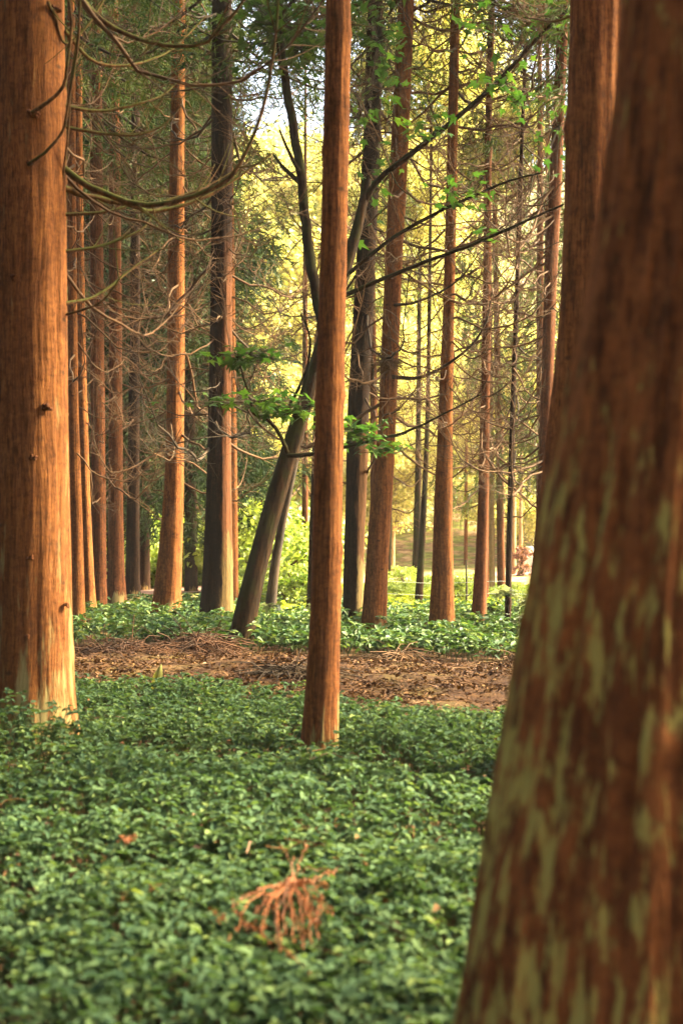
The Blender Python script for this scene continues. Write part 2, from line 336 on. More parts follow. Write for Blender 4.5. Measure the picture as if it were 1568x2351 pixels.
# ------------------------------------------------------------------ trunks
def trunk_mesh(name, rings, mat, n=40, step=.16, rough=.03, ribs=9, fine=0.0, root=.35, zfine=None, cap_h=None):
    """rings: list of (x,y,z,r) world, bottom to top; returns mesh relative to the base and an interpolator"""
    A = np.array(rings, float); A = A[np.argsort(A[:, 2])]; base = np.array([A[0, 0], A[0, 1], A[0, 2]])
    zs = [A[0, 2]]
    while zs[-1] < A[-1, 2]:
        zs.append(zs[-1] + (step if (zfine is None or zs[-1] < zfine) and zs[-1] < 11 else .25))
    zs = np.array(zs)
    def sp(c): return np.interp(zs, A[:, 2], A[:, c])
    k = 3 if step > .08 else 9
    def sm(v):
        for _ in range(2):
            vv = np.concatenate([np.full(k, 2 * v[0] - v[1:k + 1][::-1]), v, np.full(k, v[-1])]); v = np.convolve(vv, np.ones(2 * k + 1) / (2 * k + 1), 'valid')
        return v
    cx, cy_, r = sm(sp(0)), sm(sp(1)), sp(3)
    r = np.convolve(np.concatenate([np.full(k, r[0]), r, np.full(k, r[-1])]), np.ones(2 * k + 1) / (2 * k + 1), 'valid')
    th = np.arange(n) * 2 * math.pi / n; seed = random.random() * 50
    V = np.zeros((len(zs), n, 3))
    for i, z in enumerate(zs):
        hz = z - zs[0]; fl = math.exp(-max(hz, 0) / .22)
        for j in range(n):
            c_, s_ = math.cos(th[j]), math.sin(th[j])
            f = 1 + rough * (mnoise.noise((c_ * 1.6 + seed, s_ * 1.6, z * .8)) * 1.4 + .8 * mnoise.noise((c_ * ribs * .5 + seed, s_ * ribs * .5, z * .35)))
            f += fl * root * (.35 + .65 * abs(mnoise.noise((c_ * 1.5 + seed, s_ * 1.5, 3.3))) * 1.6)
            if fine: f += fine * (mnoise.noise((c_ * 17 + seed, s_ * 17, z * 1.5)) + .5 * mnoise.noise((c_ * 41 + seed, s_ * 41, z * 3.5)))
            V[i, j] = (cx[i] + r[i] * f * c_, cy_[i] + r[i] * f * s_, z)
    kr = random.Random(int(seed * 100))
    for _ in range(int((min(zs[-1], 11) - zs[0]) * 2.2)):        # scars and swellings where whorls of branches were
        kz = zs[0] + kr.random() * (min(zs[-1], 11) - zs[0]); kt = kr.uniform(0, 6.283); rk = float(np.interp(kz, zs, r)); sg = kr.uniform(.035, .07); am = kr.uniform(.005, .014)
        da = (th - kt + math.pi) % (2 * math.pi) - math.pi
        gsn = np.exp(-((zs - kz) ** 2)[:, None] / (sg * .8) ** 2 - ((da * rk) ** 2)[None] / (sg * 1.3) ** 2) * am
        V[:, :, 0] += gsn * np.cos(th)[None]; V[:, :, 1] += gsn * np.sin(th)[None]
    V -= base
    i = np.arange(len(zs) - 1)[:, None]; j = np.arange(n)[None]
    F = np.stack([i * n + j, i * n + (j + 1) % n, (i + 1) * n + (j + 1) % n, (i + 1) * n + j], -1).reshape(-1, 4)
    mb = MB(); mb.add(V.reshape(-1, 3), F)
    me = mb.mesh(name, mat)
    def ax(z): return float(np.interp(z, zs, cx)), float(np.interp(z, zs, cy_)), float(np.interp(z, zs, r))
    return me, base, ax
def rings_from(tr, Yb, top=15, dy=0.0, taper_top=.4):
    """tr: [(py, pxL, pxR)...] in view pixels from the foot upwards; adds the buried foot and the top out of sight"""
    out = []
    for py, l, r in tr:
        p = at((l + r) / 2, py, Yb); q = at(r, py, Yb); out.append([p.x, Yb, p.z, q.x - p.x])
    a = out[0]; b = out[1]
    g0 = float(gz(a[0], Yb)) - .12
    if a[2] > g0 + .02:
        k = (a[2] - g0) / max(b[2] - a[2], .2); out.insert(0, [a[0] + (a[0] - b[0]) * k * .6, Yb, g0, a[3] * 1.06])
    a = out[-2]; b = out[-1]
    if b[2] < top:
        k = (top - b[2]) / (b[2] - a[2]); k = min(k, 3)
        out.append([b[0] + (b[0] - a[0]) * k * .5, Yb, top, b[3] * taper_top])
    return out

# ------------------------------------------------------------------ dead branches (shared meshes)
def branch_mesh(i, mat, Lb, thick, nsub, live=False):
    r = random.Random(100 + i); mb = MB(); sag = r.uniform(.10, .30); up = r.uniform(.15, .50); wy = r.uniform(-.25, .25)
    P = []
    for k in range(15):
        t = k / 14
        kj = .011 * Lb; P.append(Vector((Lb * (t - .12 * t ** 3), r.uniform(-kj, kj) + Lb * wy * t * t + .03 * Lb * math.sin(t * 9 + i), r.uniform(-kj, kj) + Lb * (-sag * math.sin(math.pi * min(1, t * 1.05)) * 1.0 + up * t ** 2.6) + .012 * Lb * math.sin(t * 17 + i * 2))))
    rad = [thick * (1 - .8 * k / 14) for k in range(15)]
    tube(mb, P, rad, 6)
    for s in range(int(nsub * 1.7)):
        t = r.uniform(.15, .97); k = t * 14; a = P[int(k)].lerp(P[min(14, int(k) + 1)], k % 1)
        fw = (P[min(14, int(k) + 1)] - P[int(k)]).normalized() if int(k) < 14 else Vector((1, 0, 0))
        side = r.choice((-1, 1)); dv = (fw * r.uniform(.3, 1.0) + Vector((0, side, 0)) * r.uniform(.4, 1.0) + Vector((0, 0, r.uniform(-.5, .35)))).normalized()
        ln = Lb * r.uniform(.12, .38) * (1.1 - .5 * t); Q = [a]; cur = r.uniform(.1, .9) * r.choice((1, 1, -.6))
        for q in range(6):
            dv = (dv + Vector((.05, 0, cur * .28))).normalized(); Q.append(Q[-1] + dv * ln / 6)
        tube(mb, Q, [max(.0018, thick * .24 * (1 - .7 * q / 6)) for q in range(7)], 4)
        for e in range(r.choice((0, 1, 2))):
            b = Q[r.randint(2, 4)]; d2 = (dv + Vector((r.uniform(-.8, .8), r.uniform(-.8, .8), r.uniform(-.6, .6)))).normalized()
            tube(mb, [b, b + d2 * ln * .2 + Vector((0, 0, .01)), b + d2 * ln * .38 + Vector((0, 0, .05 * ln))], [.0028, .0022, .0016], 3)
    return mb.mesh('dead_branch', mat)
BR = [branch_mesh(i, M['twig'], [1.3, 1.7, 2.1, 2.5, 1.5, 1.9, 1.1, 2.8, .7, 1.6][i], [.011, .012, .015, .018, .012, .014, .009, .02, .008, .012][i], [12, 15, 18, 20, 14, 17, 9, 22, 5, 14][i]) for i in range(10)]
BRD = [branch_mesh(20 + i, M['twig_dark'], [1.3, 1.8, 2.3, 2.7, 1.6][i], [.012, .015, .018, .021, .012][i], [12, 16, 20, 22, 13][i]) for i in range(5)]
BRF = [branch_mesh(40 + i, M['twig'], [1.4, 2.0, 2.4][i], [.016, .018, .02][i], [8, 10, 12][i]) for i in range(3)]

# ------------------------------------------------------------------ crowns (shared meshes, metres, foot of the crown at the origin)
def conifer_crown(i, H, Rr, nb, tufts, nbl, mat, bl=.17, bw=.03, dens=1.0, droop=.5):
    r = random.Random(300 + i); mb = MB(); pos = []; dr = []
    for b in range(nb):
        t = (b + r.random()) / nb; z = H * t; rr = Rr * (1.02 - t) ** .75 * r.uniform(.55, 1.1) + .25; az = r.uniform(0, 2 * math.pi)
        ca, sa = math.cos(az), math.sin(az); dp = r.uniform(.12, .35); P = []
        for k in range(7):
            q = k / 6; P.append(Vector((ca * rr * q, sa * rr * q, z - dp * rr * math.sin(q * 2.4) + .14 * rr * q * q)))
        tube(mb, P, [.024 * (1 - .75 * k / 6) * (.6 + .4 * (1 - t)) for k in range(7)], 4, 1)
        for k in range(int(tufts * dens * (.5 + rr / Rr * .6))):
            q = r.uniform(.22, 1.0) ** .8; kk = min(5.999, q * 6); p = P[int(kk)].lerp(P[int(kk) + 1], kk % 1)
            off = r.uniform(-1, 1) * .33 * rr * (1.1 - q * .6); p = p + Vector((-sa * off, ca * off, r.uniform(-.18, .02) * rr * .5))
            d0 = Vector((ca * .7 - sa * off * .8, sa * .7 + ca * off * .8, -droop + r.uniform(-.3, .3))).normalized()
            ln = r.uniform(.25, .55)
            tt = np.linspace(0, 1, nbl); pp = np.array(p)[None] + tt[:, None] * np.array(d0)[None] * ln + rng.normal(size=(nbl, 3)) * .025
            pp[:, 2] -= tt ** 2 * .12
            dd = np.array(d0)[None] * .8 + rng.normal(size=(nbl, 3)) * .55; dd /= np.linalg.norm(dd, axis=1)[:, None]
            pos.append(pp); dr.append(dd)
    pos = np.concatenate(pos); dr = np.concatenate(dr)
    blades(mb, pos, dr, rng.uniform(bl * .6, bl * 1.3, len(pos)), bw)
    return mb.mesh('conifer_crown', [mat, M['twig_dark']])
CR = [conifer_crown(i, 9.5, [2.6, 2.9, 2.4][i], 66, 19, 15, M['needle'], bl=.15, bw=.020) for i in range(3)]
CRS = [conifer_crown(10 + i, 12, [2.2, 2.6][i], 50, 9, 12, M['needle'], droop=.75) for i in range(2)]
CRF = [conifer_crown(20 + i, 13, [2.7, 3.2, 2.3][i], 78, 13, 11, M['needle_far'], bl=.24, bw=.05, droop=.6) for i in range(3)]
CRK = [conifer_crown(30 + i, 14, [3.0, 3.4][i], 120, 22, 15, M['needle_dark'], bl=.24, bw=.032, droop=.5) for i in range(2)]

def leafy_crown(i, H, Rr, nclump, per, size, mat, gap=.3):
    """broadleaf crown: limbs and clumps of leaves with gaps between them"""
    r = random.Random(500 + i); mb = MB(); cl = []
    for k in range(nclump):
        for _ in range(40):
            v = Vector((r.gauss(0, 1), r.gauss(0, 1), r.gauss(0, 1))).normalized() * (r.random() ** .45)
            if mnoise.noise(v * 1.9 + Vector((i * 7.1, 0, 0))) > -gap: break
        v.z = v.z * .5 + .5; wide = 1.0 - .35 * abs(v.z - .4)
        c = Vector((v.x * Rr * wide, v.y * Rr * wide, v.z * H)); cl.append(c)
        if k % 4 == 0:
            s = Vector((0, 0, c.z * .35)); m = s.lerp(c, .5) + Vector((0, 0, -.1 * Rr))
            tube(mb, smooth_path([s, m, c], 3), [.07, .055, .045, .038, .03, .02, .012][:7], 4, 1)
    cl = np.array([tuple(c) for c in cl]); sz = rng.uniform(.35, .75, len(cl)) * Rr * .30
    idx = np.repeat(np.arange(len(cl)), per); n = len(idx)
    p = cl[idx] + rng.normal(size=(n, 3)) * sz[idx][:, None] * np.array([1, 1, .55])
    leaves(mb, p, rng.uniform(0, 6.28, n), rng.normal(-.15, .5, n), rng.uniform(.6, 1.3, n) * size, rng.uniform(.5, .9, n) * size, roll=rng.normal(0, .6, n))
    return mb.mesh('leafy_crown', [mat, M['twig']])
LC = [leafy_crown(i, [9, 11, 8][i], [4.2, 4.6, 3.8][i], 130, 120, .24, M['bright'], gap=.15) for i in range(3)]
LB = [leafy_crown(5 + i, [1.1, 1.8, .9][i], [1.1, 1.3, .8][i], 40, 45, .13, M['bush']) for i in range(3)]

# ------------------------------------------------------------------ the plantation trees
def add_branches(root, base, ax, z0, z1, n, meshes, seed, smin=.7, smax=1.15, bias=None):
    r = random.Random(seed); a0 = r.uniform(0, 6.28); n = int(n * 1.75)
    for k in range(n):
        z = z0 + (z1 - z0) * (k + r.uniform(0, .9)) / n; x, y, rad = ax(z)
        az = bias[0] + r.uniform(-1, 1) * bias[1] if bias and r.random() < .75 else (a0 + k * 2.4 + r.uniform(-.5, .5))
        s = r.uniform(smin, smax); me = r.choice(meshes)
        link('branch', me, root, (x + math.cos(az) * rad * .85 - base[0], y + math.sin(az) * rad * .85 - base[1], z - base[2]),
             (r.uniform(-.5, .5), r.uniform(-.28, .22), az), (s, s, s * r.uniform(.8, 1.4)))
def tree(name, label, cat, tr, Yb, mat, nbr=24, z0=2.2, z1=9.5, crown=None, top=16, cz=7.5, seed=1, group='cedars of the plantation', meshes=None, n=56, step=.06, rough=.045, fine=.01, ribs=9, root=.35, cscale=1.0, bias=None, zfine=None):
    rings = rings_from(tr, Yb, top)
    me, base, ax = trunk_mesh('trunk', rings, mat, n=n, step=step, rough=rough, fine=fine, ribs=ribs, root=root, zfine=zfine)
    e = empty(name, base, label, cat, group)
    link('trunk', me, e)
    TRUNKS.append((base[0], base[1], rings[0][3] * 1.1))
    if nbr: add_branches(e, base, ax, z0, z1, nbr, meshes or BR, seed, bias=bias)
    if crown is not None:
        x, y, _ = ax(cz); link('crown', crown, e, (x - base[0], y - base[1], cz - base[2]), (0, 0, seed * 1.7), (cscale, cscale, (top - cz) / 9.5 * 1.05))
    return e, base, ax

def limb(root, base, pts, r0, r1, mat, Y0, Y1, twigs=0, seed=0, name='branch', sides=8):
    """a branch followed through the view, at its own depth from Y0 (at the trunk) to Y1 (at its tip)"""
    k = len(pts); W = [at(p[0], p[1], Y0 + (Y1 - Y0) * i / (k - 1)) for i, p in enumerate(pts)]
    P = smooth_path(W, 6); m = len(P); rr = random.Random(seed); mb = MB()
    P = [p + Vector((rr.uniform(-1, 1), 0, rr.uniform(-1, 1))) * r0 * .12 for p in P]
    tube(mb, [p - Vector(base) for p in P], [r0 + (r1 - r0) * (i / (m - 1)) ** .8 for i in range(m)], sides)
    for q in range(twigs):
        i = rr.randint(m // 6, m - 2); fw = (P[i + 1] - P[i]).normalized()
        dv = (fw * rr.uniform(.2, 1) + Vector((rr.uniform(-.6, .6), rr.uniform(-.8, .8), rr.uniform(-.9, .7)))).normalized(); Q = [P[i] - Vector(base)]
        ln = rr.uniform(.2, .7)
        for s in range(6): dv = (dv + Vector((0, 0, rr.uniform(-.02, .22)))).normalized(); Q.append(Q[-1] + dv * ln / 6)
        tube(mb, Q, [max(.0025, r1 * .7 * (1 - .1 * s)) for s in range(7)], 4)
    link(name, mb.mesh('limb', mat), root)
    return P

# 1 the big trunk at the left edge
T1 = [(1760, -45, 190), (1670, -25, 173), (1500, -18, 166), (1200, -14, 161), (900, -12, 157), (600, -10, 154), (300, -9, 151), (0, -8, 147)]
e1, b1, ax1 = tree('cedar_tree', 'thick orange-barked trunk cut by the left edge, cream lichen at its foot', 'conifer tree', T1, 9.3, M['cedar_pale'], nbr=9, z0=3.2, z1=7, crown=CR[0], cz=6.8, top=19, seed=3, n=150, step=.035, zfine=5.2, rough=.035, fine=.012, ribs=12, root=.25, bias=(math.pi * .15, 1.2))
mo = M['twig_moss']
for q, (pts, r0, r1, Y0, Y1, tw) in enumerate([
    ([(140, 380), (200, 425), (290, 462), (350, 470), (430, 455), (500, 425), (545, 385), (600, 260), (630, 100), (642, -30)], .024, .009, 9.3, 9.0, 10),
    ([(140, 428), (200, 450), (300, 470), (350, 485), (440, 465), (520, 425), (620, 355)], .025, .007, 9.3, 9.9, 8),
    ([(140, 493), (230, 488), (290, 475)], .013, .009, 9.3, 9.4, 0),
    ([(142, 578), (230, 565), (320, 530), (350, 497)], .013, .006, 9.3, 9.6, 4),
    ([(145, 697), (220, 680), (300, 620), (370, 570)], .014, .006, 9.3, 9.8, 4),
    ([(145, 725), (230, 695), (275, 640)], .010, .005, 9.3, 9.0, 2),
    ([(120, -80), (190, 0), (240, 50), (320, 90), (400, 105), (470, 98), (520, 50), (560, 0), (590, -60)], .021, .008, 9.3, 9.0, 7),
    ([(150, 70), (215, 140), (290, 150), (350, 135), (400, 110), (470, 40)], .014, .006, 9.3, 10.2, 6),
    ([(140, 240), (230, 255), (330, 235), (385, 210), (430, 160)], .014, .005, 9.3, 9.9, 5),
    ([(140, 290), (230, 305), (310, 310), (370, 290), (420, 240)], .014, .005, 9.3, 9.5, 5),
    ([(75, 258), (110, 235), (145, 200), (155, 150), (165, 50), (150, -40)], .014, .008, 9.04, 8.7, 0),
    ([(66, 378), (80, 368), (110, 345), (145, 300), (158, 235), (180, 100), (185, -20)], .012, .007, 9.04, 8.8, 0),
    ([(145, 410), (158, 300), (165, 180), (182, 60), (180, -20)], .008, .006, 9.25, 8.9, 2),
    ([(110, 5), (128, 40), (150, 100), (200, 60), (250, -20)], .012, .007, 9.1, 9.4, 2),
]):
    limb(e1, b1, pts, r0, r1, mo, Y0, Y1, tw, q)
# knobs where branches broke off
for q, (kx, ky, s) in enumerate([(78, 262, 13), (72, 375, 9), (40, 640, 15), (12, 560, 12), (12, 810, 13), (110, 935, 12), (10, 985, 12), (78, 1050, 10), (70, 1280, 8), (150, 1390, 9), (62, 1462, 8), (130, 20, 12)]):
    p = at(kx, ky, 9.3); x, y, r_ = ax1(p.z); dx = max(-.97, min(.97, (p.x - x) / r_)); yy = y - r_ * math.sqrt(1 - dx * dx)
    p = at(kx, ky, yy + .005); mb = MB(); a = s / FOC * 9.2
    for z_ in range(9):
        an = z_ * .7; c = Vector(((random.random() - .5) * 1.6 * a, -.002, (random.random() - .5) * .9 * a))
        tube(mb, [c + Vector((0, .02, 0)), c + Vector((0, -.25 * a, .1 * a)), c + Vector((0, -.5 * a, .0))], [a * .42, a * .34, a * .12], 6)
    k = link('knot', mb.mesh('knot', M['cedar_brown']), e1, Vector(p) - Vector(b1))

# 2 left row
ROW = [
    ('rusty trunk just right of the big left trunk, nearest of the left row', [(1435, 160, 197), (1200, 162, 190), (900, 158, 180), (500, 156, 176), (0, 156, 172)], 20.6, 'cedar', 18),
    ('slim rusty trunk, second in the left row', [(1402, 190, 222), (1200, 186, 210), (900, 179, 200), (500, 172, 192), (0, 172, 188)], 23.6, 'cedar', 16),
    ('brown shaded trunk, third in the left row', [(1396, 214, 246), (1100, 211, 243), (700, 208, 239), (300, 208, 236), (0, 210, 234)], 25.0, 'cedar_brown', 22),
    ('trunk with flared foot and grey lichen patch, fourth in the left row', [(1390, 243, 292), (1340, 248, 287), (1100, 250, 283), (700, 252, 280), (300, 250, 276), (0, 248, 272)], 26.2, 'cedar_brown', 24),
    ('black shaded double trunk deepest in the left row, beside the pink path', [(1378, 288, 322), (1100, 293, 320), (700, 300, 322), (300, 302, 322), (0, 305, 322)], 29.5, 'cedar_dark', 22),
]
for k, (lb, tr, Yb, mt, nb) in enumerate(ROW):
    tree('cedar_tree', lb, 'conifer tree', tr, Yb, M[mt], nbr=nb, z0=2.4, z1=11, crown=CR[k % 3], cz=8.5, top=19, seed=20 + k, root=.5)
# 3 the trees of the middle
e7, b7, _ = tree('cedar_tree', 'orange trunk curving at its foot, left of the black trunk, lit on its right side', 'conifer tree',
     [(1395, 350, 415), (1300, 362, 419), (1100, 380, 423), (850, 383, 423), (700, 385, 425), (500, 388, 424), (300, 392, 424), (0, 396, 426)], 23.0, M['cedar'], nbr=34, z0=2.2, z1=10.5, crown=CR[1], cz=9, top=19, seed=31, rough=.04)
e8, b8, _ = tree('cedar_tree', 'tall blackish trunk with a cream-orange patch at its right foot', 'conifer tree',
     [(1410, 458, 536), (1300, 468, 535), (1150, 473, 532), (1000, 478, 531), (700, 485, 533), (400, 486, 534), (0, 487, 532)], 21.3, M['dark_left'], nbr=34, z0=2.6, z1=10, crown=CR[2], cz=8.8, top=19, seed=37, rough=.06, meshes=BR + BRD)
tree('cedar_tree', 'narrow rust trunk showing just behind the right side of the black trunk', 'conifer tree',
     [(1388, 522, 548), (1100, 524, 545), (700, 520, 540), (0, 512, 530)], 25.5, M['cedar'], nbr=10, z0=3, z1=10, crown=None, top=17, seed=39)
e11, b11, ax11 = tree('cedar_tree', 'straight slender orange trunk in the middle, standing alone in the near ground cover', 'conifer tree',
     [(1690, 690, 776), (1620, 701, 776), (1500, 711, 780), (1300, 717, 784), (1000, 723, 787), (600, 735, 795), (300, 743, 801), (0, 750, 806)], 9.05, M['cedar'], nbr=0, crown=CR[0], cz=6.6, top=17, seed=41, n=110, step=.05, zfine=5.2, rough=.03, fine=.010, root=.2, cscale=.8)
tree('cedar_tree', 'dark thin trunk almost hidden behind the slender middle trunk', 'conifer tree',
     [(1402, 703, 722), (1250, 709, 726), (900, 722, 738), (400, 745, 760), (0, 760, 775)], 23, M['cedar_dark'], nbr=8, z0=3, z1=9, crown=None, top=14, seed=43)
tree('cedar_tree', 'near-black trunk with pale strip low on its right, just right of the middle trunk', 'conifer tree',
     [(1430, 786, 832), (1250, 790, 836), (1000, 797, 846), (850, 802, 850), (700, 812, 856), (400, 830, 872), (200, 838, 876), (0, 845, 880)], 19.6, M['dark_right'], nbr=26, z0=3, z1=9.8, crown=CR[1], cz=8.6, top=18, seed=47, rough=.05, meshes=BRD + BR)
e14, b14, ax14 = tree('cedar_tree', 'salmon-orange trunk with a brown twig nest against it, right of the near-black trunk', 'conifer tree',
     [(1438, 828, 886), (1350, 836, 888), (1200, 846, 896), (1000, 868, 909), (850, 873, 914), (700, 880, 918), (400, 893, 935), (200, 903, 943), (0, 915, 952)], 18.9, M['cedar'], nbr=28, z0=2.4, z1=9.5, crown=CR[2], cz=8.5, top=18, seed=53, rough=.045)
limb(e14, b14, [(900, 865), (960, 867), (1020, 840), (1080, 795), (1115, 740), (1125, 690)], .03, .010, M['twig_dark'], 18.8, 18.4, 4, 3)
limb(e14, b14, [(905, 700), (950, 695), (1010, 670), (1060, 635), (1100, 580)], .022, .008, M['twig_dark'], 18.8, 18.2, 4, 4)
mb = MB(); c0 = at(885, 832, 18.75)
for q in range(230):
    d = Vector((random.gauss(0, 1), random.gauss(0, .6), random.gauss(0, .6))).normalized(); s = random.uniform(.1, .26)
    a = c0 + Vector((random.gauss(0, .05), -.05, random.gauss(0, .03))) - Vector(b14); tube(mb, [a, a + d * s * .5 + Vector((0, 0, -.01)), a + d * s + Vector((0, 0, -.05))], [.005, .004, .003], 3)
link('twig_nest', mb.mesh('twig_nest', M['twig']), e14)
tree('cedar_tree', 'sturdy orange-brown trunk standing apart between the two right-hand gaps', 'conifer tree',
     [(1438, 984, 1044), (1380, 988, 1041), (1200, 996, 1039), (1000, 1003, 1038), (800, 1013, 1041), (600, 1020, 1045), (300, 1027, 1050), (0, 1035, 1056)], 19.0, M['cedar'], nbr=34, z0=2.4, z1=9.8, crown=CR[0], cz=8.6, top=18, seed=59)
tree('cedar_tree', 'slim brown trunk bent at its foot, right of the sturdy orange-brown one', 'conifer tree',
     [(1430, 1079, 1116), (1350, 1088, 1118), (1200, 1095, 1120), (1000, 1101, 1123), (700, 1108, 1127), (300, 1112, 1128), (0, 1122, 1136)], 19.6, M['cedar_brown'], nbr=34, z0=2.4, z1=9.8, crown=CR[1], cz=8.8, top=17, seed=61)
tree('cedar_tree', 'pole-thin black young trunk near the right side of the bright gap', 'conifer tree',
     [(1434, 1157, 1172), (1200, 1163, 1176), (1000, 1168, 1180), (700, 1180, 1190), (400, 1190, 1199), (0, 1207, 1214)], 19.3, M['cedar_dark'], nbr=28, z0=2.2, z1=9, crown=CRS[0], cz=6.5, top=12, seed=67, meshes=[BR[0], BR[6], BR[8], BR[4], BRD[0]], cscale=.5, root=.2)
tree('cedar_tree', 'brown trunk with pale right edge, tight against the two near right-hand trunks', 'conifer tree',
     [(1440, 1205, 1243), (1300, 1221, 1250), (1200, 1231, 1258), (1000, 1238, 1264), (800, 1244, 1272), (600, 1251, 1279), (400, 1262, 1290), (200, 1270, 1297), (0, 1282, 1307)], 19.0, M['cedar_brown'], nbr=34, z0=2.2, z1=9.8, crown=CR[2], cz=8.6, top=18, seed=71, bias=(math.pi, 1.2))
# 4 the two near trunks at the right
e21, b21, _ = tree('cedar_tree', 'fluted orange trunk half hidden behind the huge blurred one at the right', 'conifer tree',
     [(1815, 1175, 1420), (1700, 1192, 1395), (1454, 1214, 1385), (1146, 1236, 1385), (1000, 1256, 1398), (780, 1284, 1410), (400, 1297, 1425), (0, 1311, 1440)], 8.0, M['cedar'], nbr=4, z0=4.6, z1=7, crown=CR[1], cz=6.6, top=17, seed=73, n=90, step=.06, zfine=5, rough=.10, fine=.014, ribs=7, cscale=.85)
e22, b22, _ = tree('cedar_tree', 'huge out-of-focus foreground trunk at the right edge, mottled with yellow-green lichen', 'conifer tree',
     [(2740, 975, 2085), (2600, 1005, 2040), (2351, 1052, 1985), (2223, 1070, 1950), (2069, 1093, 1920), (1915, 1122, 1900), (1813, 1141, 1885), (1710, 1162, 1872), (1608, 1181, 1862), (1454, 1206, 1848), (1146, 1262, 1830), (1000, 1298, 1835), (785, 1340, 1845), (600, 1374, 1860), (400, 1398, 1870), (150, 1423, 1880), (0, 1433, 1885)], 3.25, M['near'], nbr=0, crown=CR[0], cz=5.6, top=17, seed=79, n=260, step=.02, zfine=2.9, rough=.06, fine=.035, ribs=22, root=.1, cscale=.9)

# unseen cedars carrying the plantation on, added to shade the viewpoint and foreground
for k, (x, y, r_) in enumerate([(3.6, 4.5, .2), (4.4, 9.5, .2), (5.0, 14.5, .2), (4.0, -1, .22), (8.5, 2, .2), (8.8, 7, .2), (9.2, 12.5, .2), (-.5, -4, .2), (-4.5, 1.5, .22), (-5, -3.5, .2), (4.6, -5.5, .2), (-6.2, 6, .2)]):
    rg = [[x, y, -.1, r_ * 1.3], [x, y, .6, r_], [x, y, 9, r_ * .8], [x, y, 17, .05]]
    me, b, ax = trunk_mesh('trunk', rg, M['cedar'], n=20, step=.4)
    e = empty('cedar_tree', b, 'unseen cedar of the plantation, added beside or behind the viewpoint for its shade', 'conifer tree', 'unseen shade cedars around the viewpoint'); link('trunk', me, e)
    link('crown', CR[k % 3], e, (0, 0, 6.8), (0, 0, k * 1.3), (1, 1, 1.1))
for k, (x, y) in enumerate([(-9, -6), (-11, 0), (-10, 5), (-12, 10), (-11, 15), (-14, 20), (-7, -9), (-2.5, -11), (2, -9.5), (6.5, -10), (11, -8), (15, -3), (-5, -14), (4, -14), (-15, -3), (-16, 7), (-17, 14)]):  # unseen dense conifers, added to cut low sky light on the trunks
    rg = [[x, y, -.1, .26], [x, y, .6, .2], [x, y, 9, .16], [x, y, 17, .05]]
    me, b, ax = trunk_mesh('trunk', rg, M['cedar_brown'], n=16, step=.5)
    e = empty('conifer_tree', b, 'unseen densely green conifer added beside or behind the viewpoint to block sky light', 'conifer tree', 'unseen light-blocking conifers around the viewpoint'); link('trunk', me, e)
    link('crown', CRK[k % 2], e, (0, 0, 1.2), (0, 0, k * 1.3), (1, 1, 1.2))

# 5 the leaning mossy maple
mp = M['maple_bark']
mt = [(1462, 527, 580), (1350, 550, 600), (1250, 576, 622), (1120, 616, 662), (1050, 637, 690), (985, 660, 700), (900, 688, 726), (800, 722, 756), (700, 752, 786), (620, 775, 806), (520, 802, 831), (470, 826, 850), (440, 846, 864), (415, 862, 876)]
rg = []
for py, l, r_ in mt:
    p = at((l + r_) / 2, py, 17.2); q = at(r_, py, 17.2); rg.append([p.x, 17.2, p.z, q.x - p.x])
rg.insert(0, [rg[0][0] - .05, 17.2, -.12, rg[0][3] * 1.15])
me, bm, axm = trunk_mesh('trunk', rg, mp, n=48, step=.08, rough=.07, root=.3)
em = empty('maple_tree', bm, 'leaning mossy maple trunk forking low, with bright leaf sprays, left of the middle trunk', 'maple tree')
link('trunk', me, em); TRUNKS.append((bm[0], bm[1], .2))
ML = [
    ([(838, 462), (870, 412), (960, 340), (1060, 260), (1150, 180), (1240, 80), (1300, 25), (1350, -50)], .042, .018, 17.2, 16.6, 10),
    ([(745, 760), (728, 690), (705, 540), (690, 400), (668, 260), (645, 120), (640, -40)], .075, .05, 17.3, 17.6, 8),
    ([(765, 662), (790, 637), (901, 547), (1017, 481), (1087, 450), (1170, 415), (1240, 398)], .032, .011, 17.2, 16.4, 6),
    ([(760, 690), (790, 678), (901, 631), (1000, 592), (1087, 561), (1200, 510), (1293, 470)], .034, .012, 17.2, 16.0, 6),
    ([(662, 1046), (700, 1045), (785, 1028), (869, 1008), (930, 992), (1000, 960), (1105, 905)], .032, .009, 17.1, 16.4, 4),
    ([(661, 1040), (639, 992), (613, 963), (581, 946), (576, 911), (562, 875), (552, 840), (539, 807)], .028, .008, 17.1, 16.7, 3),
    ([(660, 940), (700, 860), (712, 800), (708, 760), (690, 720)], .02, .01, 17.2, 17.3, 4),
]
for q, (pts, r0, r1, Y0, Y1, tw) in enumerate(ML): limb(em, bm, pts, r0, r1, mp, Y0, Y1, tw, 50 + q, sides=10)
# a second, thinner leaning stem behind it
rg = []
for py, l, r_ in [(1392, 606, 631), (1300, 620, 642), (1200, 638, 656), (1130, 655, 672), (1050, 672, 688), (950, 694, 708), (850, 712, 724), (700, 735, 744)]:
    p = at((l + r_) / 2, py, 23.5); q = at(r_, py, 23.5); rg.append([p.x, 23.5, p.z, q.x - p.x])
rg.insert(0, [rg[0][0], 23.5, -.12, rg[0][3] * 1.1])
me, b2, _ = trunk_mesh('trunk', rg, M['twig_dark'], n=20, step=.15, rough=.06)
e2 = empty('maple_tree', b2, 'thin dark stem leaning the same way just right of the mossy maple', 'maple tree'); link('trunk', me, e2); TRUNKS.append((b2[0], b2[1], .15))

